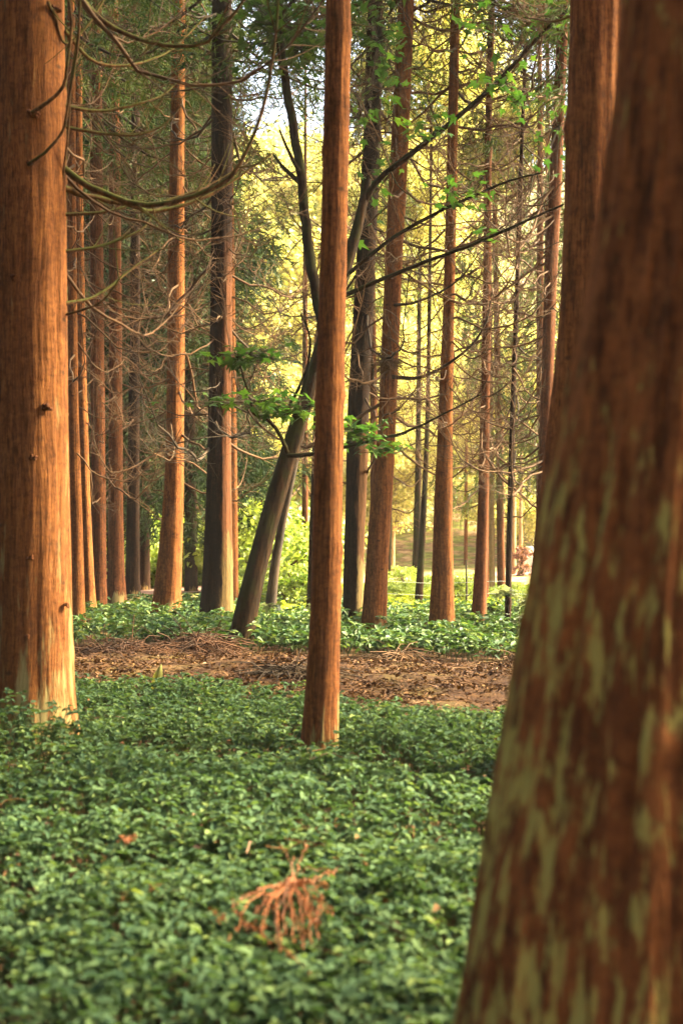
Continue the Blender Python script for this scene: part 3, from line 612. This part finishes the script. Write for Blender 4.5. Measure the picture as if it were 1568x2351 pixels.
def maple_leaf_mesh():
    out = []
    for k, (a, l) in enumerate([(-2.3, .38), (-1.75, .34), (-1.15, .72), (-.62, .42), (0, 1.0), (.62, .42), (1.15, .72), (1.75, .34), (2.3, .38)]):
        out.append((math.sin(a) * l * .75, math.cos(a) * l + .1))
    return np.array(out)
MLP = maple_leaf_mesh()
def maple_leaves(mb, cen, ext, n, size, flat=.35):
    """palmate leaves in near-horizontal layers round cen"""
    for k in range(n):
        p = np.array(cen) + np.array([random.gauss(0, ext[0]), random.gauss(0, ext[1]), random.gauss(0, ext[2])])
        s = size * random.uniform(.55, 1.2); yaw = random.uniform(0, 6.28); cy, sy = math.cos(yaw), math.sin(yaw)
        tx, ty = random.gauss(0, flat), random.gauss(0, flat) - .25
        q = MLP * s; V = [(p[0], p[1], p[2])]
        for x, y in q:
            X_ = x * cy - y * sy; Y_ = x * sy + y * cy; V.append((p[0] + X_, p[1] + Y_, p[2] + X_ * tx + Y_ * ty - .25 * (x * x + y * y) / s))
        mb.add(V, [[0, i, i + 1] for i in range(1, 9)])
        tube(mb, [cen, np.array(cen) * .4 + p * .6 + np.array([0, 0, -.01]), p], [.004, .003, .002], 3, 1)
SPR = [((570, 812), (.20, .2, .06), 30, 16.8), ((545, 830), (.1, .1, .04), 10, 16.8), ((620, 822), (.1, .1, .05), 10, 16.8), ((590, 920), (.28, .25, .06), 46, 16.7), ((640, 945), (.12, .15, .05), 16, 16.8), ((690, 935), (.17, .15, .07), 30, 16.6),
       ((820, 985), (.15, .15, .08), 34, 16.7), ((885, 1028), (.13, .12, .05), 20, 16.6), ((850, 1005), (.1, .1, .04), 10, 16.6),
       ((1162, 190), (.22, .2, .16), 36, 16.6), ((1190, 230), (.12, .1, .1), 12, 16.6), ((997, 288), (.17, .15, .06), 18, 16.8), ((957, 312), (.08, .1, .05), 8, 16.8), ((1037, 438), (.16, .2, .08), 20, 16.4), ((1090, 440), (.14, .2, .08), 14, 16.4), ((1117, 521), (.06, .1, .05), 6, 16.2),
       ((1282, 290), (.16, .2, .3), 34, 16.9), ((1257, 20), (.25, .2, .12), 24, 16.6), ((1107, 70), (.2, .2, .10), 18, 16.8), ((827, 270), (.05, .05, .04), 6, 17),
       ((640, 55), (.30, .25, .22), 190, 17.3), ((690, 110), (.2, .2, .2), 80, 17.3), ((600, 20), (.2, .2, .15), 60, 17.5), ((870, 90), (.18, .2, .35), 110, 17.4), ((870, 330), (.2, .2, .3), 26, 17.3), ((850, 480), (.12, .2, .2), 16, 17.3)]
for q, (c, ext, n, Yd) in enumerate(SPR):
    mb = MB(); cc = at(c[0], c[1], Yd) - Vector(bm); maple_leaves(mb, cc, (ext[0] * (1.25 if q < 9 else 1), ext[1], ext[2] * (.8 if q < 9 else 1)), int(n * (1.9 if q < 9 else 1)), .125)
    link('leaf_spray', mb.mesh('leaf_spray', [M['maple_leaf'], M['twig_dark']], smooth=False), em)

# ------------------------------------------------------------------ trees and bushes behind
def bg_conifer(px, Yb, r_, label, crown, cz, top, mat, group, nb=0, lean=0, cs=1.0, seed=0):
    x = (px - 784) / FOC * Yb; z = float(gz(x, Yb)); rr = random.Random(seed)
    rg = [[x, Yb, z - .15, r_ * 1.2], [x, Yb, z + .6, r_], [x + lean * .5, Yb, z + top * .5, r_ * .75], [x + lean, Yb, z + top, r_ * .2]]
    me, b, ax = trunk_mesh('trunk', rg, mat, n=14, step=.5, rough=.04, root=.2)
    e = empty('conifer_tree', b, label, 'conifer tree', group); link('trunk', me, e)
    if nb: add_branches(e, b, ax, z + 1.8, z + min(top * .8, 10), nb, BRF, seed, .8, 1.2)
    if crown is not None: link('crown', crown, e, (lean * .3, 0, cz), (0, 0, rr.uniform(0, 6.28)), (cs, cs, (top - cz) / 13 * 1.08))
    TRUNKS.append((x, Yb, r_ * 1.2)); return e
# deep dark stand at the left
k = 0
for px, Yb, r_, cz, top in [(-120, 31, .2, 3, 19), (20, 36, .2, 2.2, 20), (150, 34, .17, 3.0, 19), (205, 40, .2, 1.8, 21), (262, 37, .18, 3.2, 19), (330, 34, .15, 2.2, 17), (345, 45, .22, 1.2, 22), (425, 42, .2, 2.6, 18), (440, 33, .14, 2.4, 15), (262, 50, .2, 1.2, 14), (165, 52, .2, 1.5, 13), (400, 55, .22, .2, 22), (300, 46, .2, .2, 20), (185, 44, .2, .3, 20), (430, 47, .2, .2, 16), (225, 47, .2, .2, 20), (60, 48, .22, 1.5, 24), (320, 58, .2, 1, 24), (-40, 60, .2, 1, 25)]:
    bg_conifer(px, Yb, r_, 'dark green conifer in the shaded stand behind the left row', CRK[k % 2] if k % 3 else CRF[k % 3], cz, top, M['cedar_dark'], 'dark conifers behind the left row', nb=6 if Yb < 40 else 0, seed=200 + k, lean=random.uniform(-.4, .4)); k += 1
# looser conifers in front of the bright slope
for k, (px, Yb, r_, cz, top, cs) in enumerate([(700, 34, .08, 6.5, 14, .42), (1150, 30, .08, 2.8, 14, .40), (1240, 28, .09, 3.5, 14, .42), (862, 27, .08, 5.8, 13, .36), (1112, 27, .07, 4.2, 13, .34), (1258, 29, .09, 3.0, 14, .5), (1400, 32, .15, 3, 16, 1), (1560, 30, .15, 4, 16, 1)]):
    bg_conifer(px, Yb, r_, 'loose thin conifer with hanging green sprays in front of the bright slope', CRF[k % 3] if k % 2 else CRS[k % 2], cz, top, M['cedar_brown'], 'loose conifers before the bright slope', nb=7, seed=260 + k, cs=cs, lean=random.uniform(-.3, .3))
# pale distant trunks seen low in the gaps
for k, (pts, Yb, mt, lb) in enumerate([
    ([(1318, 945, 966), (1200, 951, 968), (1080, 953, 967), (900, 955, 966), (500, 960, 968)], 36, 'maple_bark', 'mossy green trunk in the right-hand gap, left one of a pair'),
    ([(1392, 950, 969), (1300, 957, 974), (1200, 966, 979), (1100, 972, 984), (900, 978, 988), (500, 985, 992)], 26, 'maple_bark', 'mossy thin trunk leaning right, right one of a pair in the gap'),
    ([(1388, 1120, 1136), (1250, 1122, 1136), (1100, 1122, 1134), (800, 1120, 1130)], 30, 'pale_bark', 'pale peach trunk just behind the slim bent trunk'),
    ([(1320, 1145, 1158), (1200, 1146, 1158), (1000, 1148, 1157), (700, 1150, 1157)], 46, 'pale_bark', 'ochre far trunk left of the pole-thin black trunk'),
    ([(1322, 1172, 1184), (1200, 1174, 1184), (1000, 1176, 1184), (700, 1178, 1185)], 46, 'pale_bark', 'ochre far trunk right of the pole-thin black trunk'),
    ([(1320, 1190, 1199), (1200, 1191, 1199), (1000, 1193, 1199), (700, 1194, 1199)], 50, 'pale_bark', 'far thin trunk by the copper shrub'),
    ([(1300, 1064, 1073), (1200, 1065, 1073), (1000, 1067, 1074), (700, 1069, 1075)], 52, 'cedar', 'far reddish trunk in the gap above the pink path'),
    ([(1335, 890, 898), (1200, 893, 900), (1000, 895, 901), (700, 897, 902)], 44, 'maple_bark', 'far thin trunk beside the salmon-orange trunk'),
]):
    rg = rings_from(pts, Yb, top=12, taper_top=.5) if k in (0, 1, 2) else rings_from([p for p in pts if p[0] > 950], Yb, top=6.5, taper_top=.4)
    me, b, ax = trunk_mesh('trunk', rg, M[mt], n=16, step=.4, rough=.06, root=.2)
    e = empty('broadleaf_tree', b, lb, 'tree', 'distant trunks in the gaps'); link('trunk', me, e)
    add_branches(e, b, ax, b[2] + 3, b[2] + 5.5, 3, BRF, 400 + k, .6, 1.0)
    x, y, _ = ax(6); link('crown', LC[k % 3], e, (x - b[0], 0, (8.5 if k < 3 else 4.6) - b[2]), (0, 0, k), (.35, .35, .35))

# bright hillside
r = random.Random(5); k = 0
for row, (Yb, n_, sp_) in enumerate([(52, 6, 4.2), (60, 7, 4.6), (69, 8, 5.2), (80, 10, 6.0), (93, 11, 6.6), (108, 11, 7.6), (124, 11, 9)]):
    for q in range(n_):
        x = (q - (n_ - 1) / 2) * sp_ + r.uniform(-1.5, 1.5) + Yb * .022; y = Yb + r.uniform(-3.5, 3.5)
        if x < -.105 * y and y < 75: continue
        z = float(gz(x, y)); s = r.uniform(.75, 1.15) * (.72 if x / y > .085 and y > 75 else 1) * (.6, .8, 1, 1, 1, 1, 1, 1)[row]; hh = r.uniform(.7, 1.6)
        mb = MB(); tube(mb, [(0, 0, -.3), (.1, 0, hh * .6), (0, .1, hh + 3 * s)], [.2 * s, .15 * s, .06], 7)
        e = empty('broadleaf_tree', (x, y, z), 'sunlit yellow-green broadleaf tree on the slope beyond the clearing', 'tree', 'bright trees on the far slope', rz=r.uniform(0, 6.28))
        link('trunk', mb.mesh('trunk', M['pale_bark']), e); link('crown', LC[k % 3], e, (0, 0, hh), (0, 0, r.uniform(0, 6.28)), (s, s, s * r.uniform(.7, 1.0))); k += 1

for k, (px, Yb, s, hh) in enumerate([(545, 66, 1.25, 4), (610, 72, 1.3, 5), (675, 68, 1.2, 4.5), (740, 78, 1.3, 5), (880, 74, 1.3, 6), (640, 92, 1.6, 7)]):
    x = (px - 784) / FOC * Yb; z = float(gz(x, Yb)); mb = MB(); tube(mb, [(0, 0, -.3), (.2, 0, hh), (0, .1, hh + 6)], [.3, .24, .08], 8)
    e = empty('broadleaf_tree', (x, Yb, z), 'tall pale yellow-green tree rising above the others on the slope', 'tree', 'tall trees on the far slope', rz=k * 1.1)
    link('trunk', mb.mesh('trunk', M['pale_bark']), e); link('crown', LC[k % 3], e, (0, 0, hh), (0, 0, k), (s, s, s * .85))

# undergrowth bushes
def bush(px, Yb, s, label, me, group, name='bush', cat='bush'):
    x = (px - 784) / FOC * Yb; z = float(gz(x, Yb))
    o = link(name, me, None, (x, Yb, z - .05), (0, 0, random.uniform(0, 6.28)), (s, s, s)); return tag(o, label, cat, group)
for k, px in enumerate([905, 925, 950, 975, 1062, 1085, 1145, 1165, 1190, 1215, 1240]):
    bush(px, random.uniform(26.5, 30), random.uniform(.24, .36), 'knee-high sunlit green bush in the bright strip behind the wire fence', LB[k % 3], 'bushes behind the wire fence')
for k, px in enumerate([880, 930, 990, 1060, 1100, 1150, 1185, 1270]):
    bush(px, random.uniform(32, 38), random.uniform(.26, .40), 'low pale green bush farther off on the right', LB[k % 3], 'bushes farther off on the right')
for k, px in enumerate([560, 590, 640, 665, 690, 712]):
    bush(px, random.uniform(25.5, 29), random.uniform(.4, .6), 'low yellow-green bush behind the leaning maple', LB[k % 3], 'bushes behind the leaning maple')
for k, (px, Yb, s) in enumerate([(560, 36, 1.5), (600, 33, 1.2), (655, 37, 1.5), (690, 40, 1.7), (540, 42, 1.8)]):
    bush(px, Yb, s, 'tall shadowy bush low behind the maple and the black trunk', LB[k % 3], 'tall bushes behind the maple')
for k, (px, Yb, s) in enumerate([(335, 37, 1.0), (345, 41, 1.6), (395, 40, 1.3), (440, 36, .9), (300, 39, 1.4)]):
    bush(px, Yb, s, 'dull green bush beside the pink path between left trunks', LB[k % 3], 'bushes by the pink path')

# ------------------------------------------------------------------ ground cover, litter
def in_strip(x, y): return (y > front_edge(x) + .22 * vn(x, y, 1.1, 21) + .1 * vn(x, y, 3.1, 22)) & (y < back_edge(x) + .25 * vn(x, y, .9, 23))
def near_trunk(x, y):
    m = np.zeros(len(x), bool)
    for a, b, c in TRUNKS: m |= (x - a) ** 2 + (y - b) ** 2 < (c * 1.05) ** 2
    return m
def cover(name, y0, y1, dens, mat, size, hgt, label, perplant=8, xk=.31, xp=.9, cond=None, matstem=True):
    area_w = lambda y: 2 * (xk * y + xp); n = int(dens * (area_w(y0) + area_w(y1)) / 2 * (y1 - y0))
    y = y0 + (y1 - y0) * rng.random(int(n * 1.35)); acc = rng.random(len(y)) < area_w(y) / area_w(y1); y = y[acc][:n]; x = (rng.random(len(y)) * 2 - 1) * (xk * y + xp)
    keep = ~near_trunk(x, y)
    if cond is not None: keep &= cond(x, y)
    x, y = x[keep], y[keep]
    lump = 1 + .42 * vn(x, y, 1.9, 31) + .25 * vn(x, y, 4.5, 32)
    for (ax_, ay_, rr_, k_) in ((-2.1, 8.9, .42, .75), (-2.0, 8.5, .4, .7), (.33, 8.8, .22, .9), (-2.2, 8.2, .5, .9)):
        lump = lump + k_ * np.exp(-((x - ax_) ** 2 + (y - ay_) ** 2) / rr_ ** 2)
    h = hgt * lump * rng.uniform(.55, 1.2, len(x)); h = np.maximum(h, .03); g0 = gz(x, y); mb = MB(); n = len(x)
    leanx, leany = rng.normal(0, .25, n) * h, rng.normal(0, .25, n) * h
    # stems
    tx, ty, tz = x + leanx, y + leany, g0 + h
    sw = .004; V = np.stack([np.stack([x - sw, y, g0 - .01], -1), np.stack([x + sw, y, g0 - .01], -1), np.stack([tx + sw * .5, ty, tz], -1), np.stack([tx - sw * .5, ty, tz], -1)], 1)
    mb.add(V.reshape(-1, 3), np.arange(n)[:, None] * 4 + np.array([0, 1, 2, 3]), 1)
    # whorled leaves in two tiers
    a0 = rng.uniform(0, 6.28, n); P, YA, PI_, LN, WD = [], [], [], [], []
    for q in range(perplant):
        tier = 0 if q < perplant * .6 else 1
        fr = 1.0 if tier == 0 else rng.uniform(.45, .85, n)
        P.append(np.stack([x + leanx * fr, y + leany * fr, g0 + h * fr + rng.normal(0, .006, n)], -1)); YA.append(a0 + q * 2.4 + rng.normal(0, .4, n))
        PI_.append(rng.normal(.12 if tier == 0 else -.05, .30, n)); ln = size * rng.uniform(.6, 1.35, n); LN.append(ln); WD.append(ln * rng.uniform(.45, .68, n))
    P = np.concatenate(P); YA = np.concatenate(YA); PI_ = np.concatenate(PI_); LN = np.concatenate(LN); WD = np.concatenate(WD)
    leaves(mb, P, YA, PI_, LN, WD, roll=rng.normal(0, .3, len(P)), fold=.3, droop=.3)
    o = link(name, mb.mesh(name, [mat, M['stem']])); return tag(o, label, 'ground cover', kind='stuff')
def near_ok(x, y): return (y < front_edge(x) + .22 * vn(x, y, 1.1, 21) + .1 * vn(x, y, 3.1, 22)) & (vn(x, y, 1.3, 41) + .5 * vn(x, y, 4, 42) > -1.05)
def thin_left(x, y): return (y > back_edge(x) + .25 * vn(x, y, .9, 23)) & ~((x < -2.6) & (y < 23) & (rng.random(len(x)) < .6)) 
cover('ground_cover', 2.9, 6.5, 400, M['cover'], .042, .15, 'dense dark green leafy ground cover filling the foreground', cond=near_ok)
cover('ground_cover', 6.5, 13.6, 260, M['cover'], .044, .16, 'green leafy ground cover from the middle trunk up to the bare brown strip', cond=near_ok)
cover('ground_cover', 15.4, 22.5, 75, M['cover_far'], .085, .235, 'deep green ground cover in a band behind the bare brown strip', cond=lambda x, y: thin_left(x, y))
cover('ground_cover', 22.5, 27, 34, M['cover_far'], .09, .16, 'thinner green ground cover around the feet of the far left trunks', cond=lambda x, y: x < .5, perplant=7)
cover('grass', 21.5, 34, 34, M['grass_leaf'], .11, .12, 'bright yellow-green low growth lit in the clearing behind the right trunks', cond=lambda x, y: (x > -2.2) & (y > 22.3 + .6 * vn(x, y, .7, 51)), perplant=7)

def litter():
    n = 60000; y = rng.uniform(10, 18.6, n); x = rng.uniform(-1, 1, n) * (.3 * y + 1); k = in_strip(x, y) & ~near_trunk(x, y) & (vn(x, y, 1.6, 61) + .6 * vn(x, y, 5, 62) + rng.normal(0, .35, n) > -.25); x, y = x[k], y[k]; n = len(x)
    mb = MB(); p = np.stack([x, y, gz(x, y) + rng.uniform(.002, .03, n)], -1); s = rng.uniform(.015, .055, n) * np.where(rng.random(n) < .05, 1.6, 1)
    leaves(mb, p, rng.uniform(0, 6.28, n), rng.normal(.1, .35, n), s, s * rng.uniform(.35, .8, n), roll=rng.normal(0, .5, n), fold=.5)
    n = 16000; y = rng.uniform(10, 18.6, n); x = rng.uniform(-1, 1, n) * (.3 * y + 1); k = in_strip(x, y) & ~near_trunk(x, y); x, y = x[k], y[k]; n = len(x)
    d = rng.normal(size=(n, 3)) * np.array([1, 1, .22]); d /= np.linalg.norm(d, axis=1)[:, None]
    blades(mb, np.stack([x, y, gz(x, y) + .012], -1), d, rng.uniform(.06, .2, n), .007)
    tag(link('leaf_litter', mb.mesh('leaf_litter', M['litter'])), 'brown dead leaves and needles scattered over the bare strip', 'leaf litter', kind='stuff')
litter()

def brush_pile(px, Yb, w_, h_, n, label, mat, name='brush_pile'):
    x = (px - 784) / FOC * Yb; z = float(gz(x, Yb)); mb = MB()
    for q in range(n):
        a = Vector((random.gauss(0, w_ * .4), random.gauss(0, w_ * .25), 0)); top_ = h_ * math.exp(-(a.x / w_) ** 2 * 2.2); a.z = random.uniform(0, top_)
        d = Vector((random.gauss(0, 1), random.gauss(0, .7), random.gauss(0, .18))).normalized(); s = random.uniform(.12, .5)
        m_ = a + d * s * .5 + Vector((0, 0, random.uniform(0, .05)))
        tube(mb, [a, m_, a + d * s + Vector((0, 0, -.03))], [random.uniform(.003, .007)] * 3, 3)
    return tag(link(name, mb.mesh(name, mat), None, (x, Yb, z)), label, 'brush pile', 'heaps of dead twigs on the bare strip')
brush_pile(455, 16.6, .55, .20, 650, 'largest heap of rusty dead twigs, left of the leaning maple foot', M['brush'])
brush_pile(300, 16.2, .75, .09, 420, 'flat heap of dead twigs near the big left trunk', M['brush'])
brush_pile(665, 13.0, .28, .08, 260, 'small heap of dark twigs left of the middle trunk', M['twig_dark'])
brush_pile(915, 16.0, .25, .10, 160, 'small twig tuft at the back of the bare strip behind the middle trunk', M['twig'])
brush_pile(1205, 15.6, .30, .09, 160, 'small twig tuft at the back of the bare strip, far right', M['twig'])

# the fallen rust-coloured frond in the foreground and its crumbs
def on_cover(px, py, dz):
    o = Vector((0, 0, CAMZ)); d = at(px, py, 1.0) - o
    return o + d * ((.185 + dz - CAMZ) / d.z)
def frond(px, Yb, label, segs, name='dead_frond', hgt=.0):
    b = on_cover(px, 2080 if name == 'dead_frond' else segs[0][0][0][1], 0); base = Vector((b.x, b.y, 0)); mb = MB()
    for pts, k in segs:
        W = [on_cover(p[0], p[1], p[2]) - base for p in pts]; P = smooth_path(W, 7); P = [q_ + Vector((random.gauss(0, .003), random.gauss(0, .003), random.gauss(0, .006))) for q_ in P]
        tube(mb, P, [.0022 - .001 * i / len(P) for i in range(len(P))], 4)
        A = np.array([tuple(p) for p in P]); idx = rng.integers(0, len(A) - 1, int(k)); tt = rng.random(int(k))[:, None]
        p = A[idx] * (1 - tt) + A[idx + 1] * tt; d = (A[idx + 1] - A[idx]); d /= np.linalg.norm(d, axis=1)[:, None] + 1e-9
        d = d * 1.1 + rng.normal(size=d.shape) * .35; d /= np.linalg.norm(d, axis=1)[:, None]
        blades(mb, p, d, rng.uniform(.008, .024, int(k)), .0026)
    return tag(link(name, mb.mesh(name, M['dry_frond'], smooth=False), None, base), label, 'dead branch')
J = lambda a: a + random.uniform(-4, 4)
segs = []
hub = (672, 2020)
for tip in [(545, 2080), (590, 2110), (560, 2140), (610, 2150), (640, 2175), (660, 2160), (690, 2165), (705, 2140), (722, 2155), (742, 2135), (752, 2090), (748, 2050), (765, 2010), (735, 2120), (650, 2130), (622, 2090), (700, 2100), (680, 2110)]:
    m1 = ((hub[0] * .5 + tip[0] * .5) + (tip[0] - hub[0]) * .25, (hub[1] * .62 + tip[1] * .38), -.05)
    for rep_ in range(2):
        tp = (tip[0] + random.uniform(-16, 16), tip[1] + random.uniform(-22, 10)); h2 = (hub[0] + random.uniform(-14, 14), hub[1] + random.uniform(-8, 14))
        segs.append(([(h2[0], h2[1], random.uniform(-.02, .03)), (m1[0] + random.uniform(-14, 14), m1[1] + random.uniform(-12, 12), random.uniform(-.03, .03)), (tp[0], tp[1], random.uniform(-.06, .0))], 110))
segs += [([(672, 2020, 0), (668, 1985, .03), (655, 1955, .05), (640, 1945, .05)], 40), ([(680, 2010, 0), (690, 1975, .03), (705, 1938, .05)], 50), ([(672, 2010, 0), (672, 1970, .03)], 40),
         ([(535, 2072, 0), (548, 2105, 0), (590, 2140, 0), (640, 2165, 0), (668, 2200, -.01)], 260), ([(690, 2000, 0), (740, 1995, 0), (765, 2003, 0)], 60), ([(660, 2180, 0), (690, 2215, 0), (715, 2240, -.01)], 50), ([(620, 2050, 0), (570, 2055, 0), (535, 2072, 0)], 90)]
frond(670, 5.35, 'rust-orange dead cedar frond fanned over the foreground ground cover', segs)
for q, (cx_, cy_, Yb, lb) in enumerate([(352, 2043, 5.2, 'small rust frond fragment left of the big fan, lower'), (290, 1935, 5.9, 'small pale orange frond fragment in the left ground cover'), (300, 2075, 5.05, 'darkest small rust fragment at lower left'), (495, 2110, 4.95, 'tiny upright rust fragment just left of the fan')]):
    sg = [([(cx_ + random.uniform(-6, 6), cy_, 0), (cx_ + d_ * .6, cy_ - 10, .0), (cx_ + d_, cy_ + random.uniform(-16, 14), 0)], 34) for d_ in (-20, -12, -4, 8, 16, 24)]
    frond(cx_, Yb, lb, sg, 'frond_fragment')

# yellow curled leaf standing at the edge of the bare strip
mb = MB(); c = at(358, 1562, 12.2); zz = float(gz(c.x, 12.2)); A = []
for i in range(9):
    t = i / 8; wv = .045 * math.sin(math.pi * (t * .9 + .08)); A += [(-wv + .03 * t * t * 1.5, .02 * t, .27 * t), (.0 + .045 * t * t, -.012, .27 * t), (wv + .03 * t * t * 1.5, .025 * t, .27 * t)]
F = [(i * 3 + j, i * 3 + j + 1, i * 3 + j + 4, i * 3 + j + 3) for i in range(8) for j in range(2)]
mb.add(A, F)
yl = leafmat('yellow_leaf', [(0, (.16, .16, .035)), (1, (.22, .21, .05))], trans=.4)
tag(link('big_leaf', mb.mesh('big_leaf', yl), None, (c.x, 12.2, zz + .03)), 'upright pale yellow leaf at the left edge of the bare strip', 'leaf')

# maple saplings with big pale leaves
def sapling(px, Yb, h_, spr, label, size=.12, dr=0.0):
    x = (px - 784) / FOC * Yb; z = float(gz(x, Yb)); e = empty('maple_sapling', (x, Yb, z), label, 'sapling', 'maple saplings in the ground cover')
    mb = MB(); tube(mb, smooth_path([(0, 0, -.02), (.02, 0, h_ * .5), (.0, 0, h_)], 4), [.006, .006, .005, .005, .005, .004, .004, .004, .003], 5)
    link('stem', mb.mesh('stem', M['twig_dark']), e)
    for (dx, dz, n) in spr:
        mb = MB(); maple_leaves(mb, (dx, -.05, dz), (.07, .05, .025), n, size, flat=.3); link('leaves', mb.mesh('leaves', [M['maple_sap'], M['stem']], smooth=False), e)
M['maple_sap'] = leafmat('sapling_leaves', [(0, (.12, .15, .09)), (.5, (.26, .28, .20)), (1, (.40, .40, .33))], trans=.25, rough=.32, spec=.7)
sapling(1187, 18.6, .78, [(-.10, .72, 6), (-.2, .66, 5), (.06, .60, 5), (-.02, .70, 5)], 'sapling with large grey-green leaves in front of the pole-thin black trunk', size=.15)
sapling(1196, 18.0, .5, [(0, .40, 6), (-.1, .32, 5), (.12, .36, 5)], 'short dark-leaved sapling right of the pole-thin black trunk')
sapling(1222, 20.0, .55, [(0, .5, 7), (-.12, .46, 5)], 'sapling with flat green leaves near the right-hand trunks')
sapling(617, 19.5, .48, [(.02, .46, 6), (.1, .42, 4)], 'sapling with pale drooping leaves in front of the thin leaning stem')
sapling(716, 20.5, .50, [(0, .5, 4), (-.06, .36, 4)], 'sapling with pale leaves left of the middle trunk')
sapling(1262, 27.0, .5, [(0, .45, 6)], 'small sapling beyond the right-hand trunks')

# wire fence behind the trees
fe = empty('wire_fence', (0, 25.5, 0), 'low fence of thin wires and stakes crossing the bright clearing', 'fence')
fx = [-2.3, -.55, 2.23, 4.1, 6]
for x in fx:
    z = float(gz(x, 25.5)); mb = MB(); tube(mb, [(x, 0, z - .1), (x + .01, 0, z + .4), (x, 0, z + .88)], [.02, .018, .016], 7); link('stake', mb.mesh('stake', M['post']), fe)
for h_ in (.28, .5):
    mb = MB(); P = []
    for x in np.linspace(fx[0], fx[-1], 60): P.append((x, -.025, .02 * math.sin(x * 2.7) + h_ + float(gz(x, 25.5)) * .5))
    tube(mb, P, .0026, 4); link('wire', mb.mesh('wire', M['wire']), fe)

# a pale squared stone and a copper shrub at the far right
mb = MB(); Ys = 48.0; p = at(1214, 1312, Ys); w_ = .17; hs = .95
Z_ = [0, .2, .5, .75, .88, .95]; Wd = [1.02, 1, .96, .93, .88, .66]; V = []
for z_, k_ in zip(Z_, Wd):
    for i in range(16):
        a = i * math.pi / 8; c_, s_ = math.cos(a), math.sin(a); q = (abs(c_) ** 4 + abs(s_) ** 4) ** -.25; V.append((w_ * k_ * q * c_, .10 * k_ * q * s_, z_))
F = [(i * 16 + j, i * 16 + (j + 1) % 16, (i + 1) * 16 + (j + 1) % 16, (i + 1) * 16 + j) for i in range(5) for j in range(16)]
mb.add(V, F); mb.add([V[80 + i] for i in range(16)], [list(range(16))])
tag(link('standing_stone', mb.mesh('standing_stone', M['stone']), None, (p.x, Ys, p.z - .1)), 'pale block-like stone standing in the far clearing beside the right-hand trunks', 'stone')
cs = leafy_crown(20, 1.1, .38, 26, 40, .09, M['rust']); x = (1197 - 784) / FOC * 45
tag(link('copper_shrub', cs, None, (x, 45, float(gz(x, 45)) + .0)), 'reddish-pink shrub just left of the pale stone', 'shrub')
dk = leafy_crown(21, .34, .17, 30, 60, .035, M['needle']); x = (1124 - 784) / FOC * 21.6
tag(link('mossy_clump', dk, None, (x, 21.6, float(gz(x, 21.6)) + .02)), 'small round dark green clump at the foot of the slim bent trunk', 'plant')

# bits of dead leaf and twig caught in the ground cover
n = 900; y = 3.2 + 9 * rng.random(n) ** 1.0; x = rng.uniform(-1, 1, n) * (.28 * y + .5); kp = vn(x, y, 1.5, 81) > -.1; x, y = x[kp], y[kp]; n = len(x); mb = MB()
leaves(mb, np.stack([x, y, gz(x, y) + rng.uniform(.09, .19, n)], -1), rng.uniform(0, 6.28, n), rng.normal(0, .4, n), rng.uniform(.02, .05, n), rng.uniform(.01, .026, n), roll=rng.normal(0, .5, n), fold=.5)
for q in range(70):
    yy = random.uniform(3.6, 12); xx = random.uniform(-1, 1) * (.26 * yy); z_ = float(gz(xx, yy)) + .15; a = random.uniform(0, 6.28); l_ = random.uniform(.1, .35)
    P = [Vector((xx + math.cos(a) * l_ * t_ + random.gauss(0, .008), yy + math.sin(a) * l_ * t_ + random.gauss(0, .008), z_ + random.gauss(0, .012))) for t_ in (0, .33, .66, 1)]
    tube(mb, P, [.003, .0028, .0024, .0016], 4)
tag(link('dead_leaves', mb.mesh('dead_leaves', M['litter'])), 'scattered brown leaf bits and twigs caught in the ground cover', 'leaf litter', kind='stuff')

# sunlit air
HAZE = 0.00032
hz = MB(); x0, x1, y0, y1, z0, z1 = -129, 129, -29, 212, -3, 75
hz.add([(x0, y0, z0), (x1, y0, z0), (x1, y1, z0), (x0, y1, z0), (x0, y0, z1), (x1, y0, z1), (x1, y1, z1), (x0, y1, z1)], [(3, 2, 1, 0), (4, 5, 6, 7), (0, 1, 5, 4), (1, 2, 6, 5), (2, 3, 7, 6), (3, 0, 4, 7)])
m, t = new_mat('haze'); pv = N(t, 'ShaderNodeVolumePrincipled', i_Density=HAZE); pv.inputs['Color'].default_value = (1, .96, .88, 1); pv.inputs['Anisotropy'].default_value = .3
L(t, pv.outputs[0], N(t, 'ShaderNodeOutputMaterial').inputs['Volume'])
tag(link('haze', hz.mesh('haze', m, smooth=False)), kind='stuff')
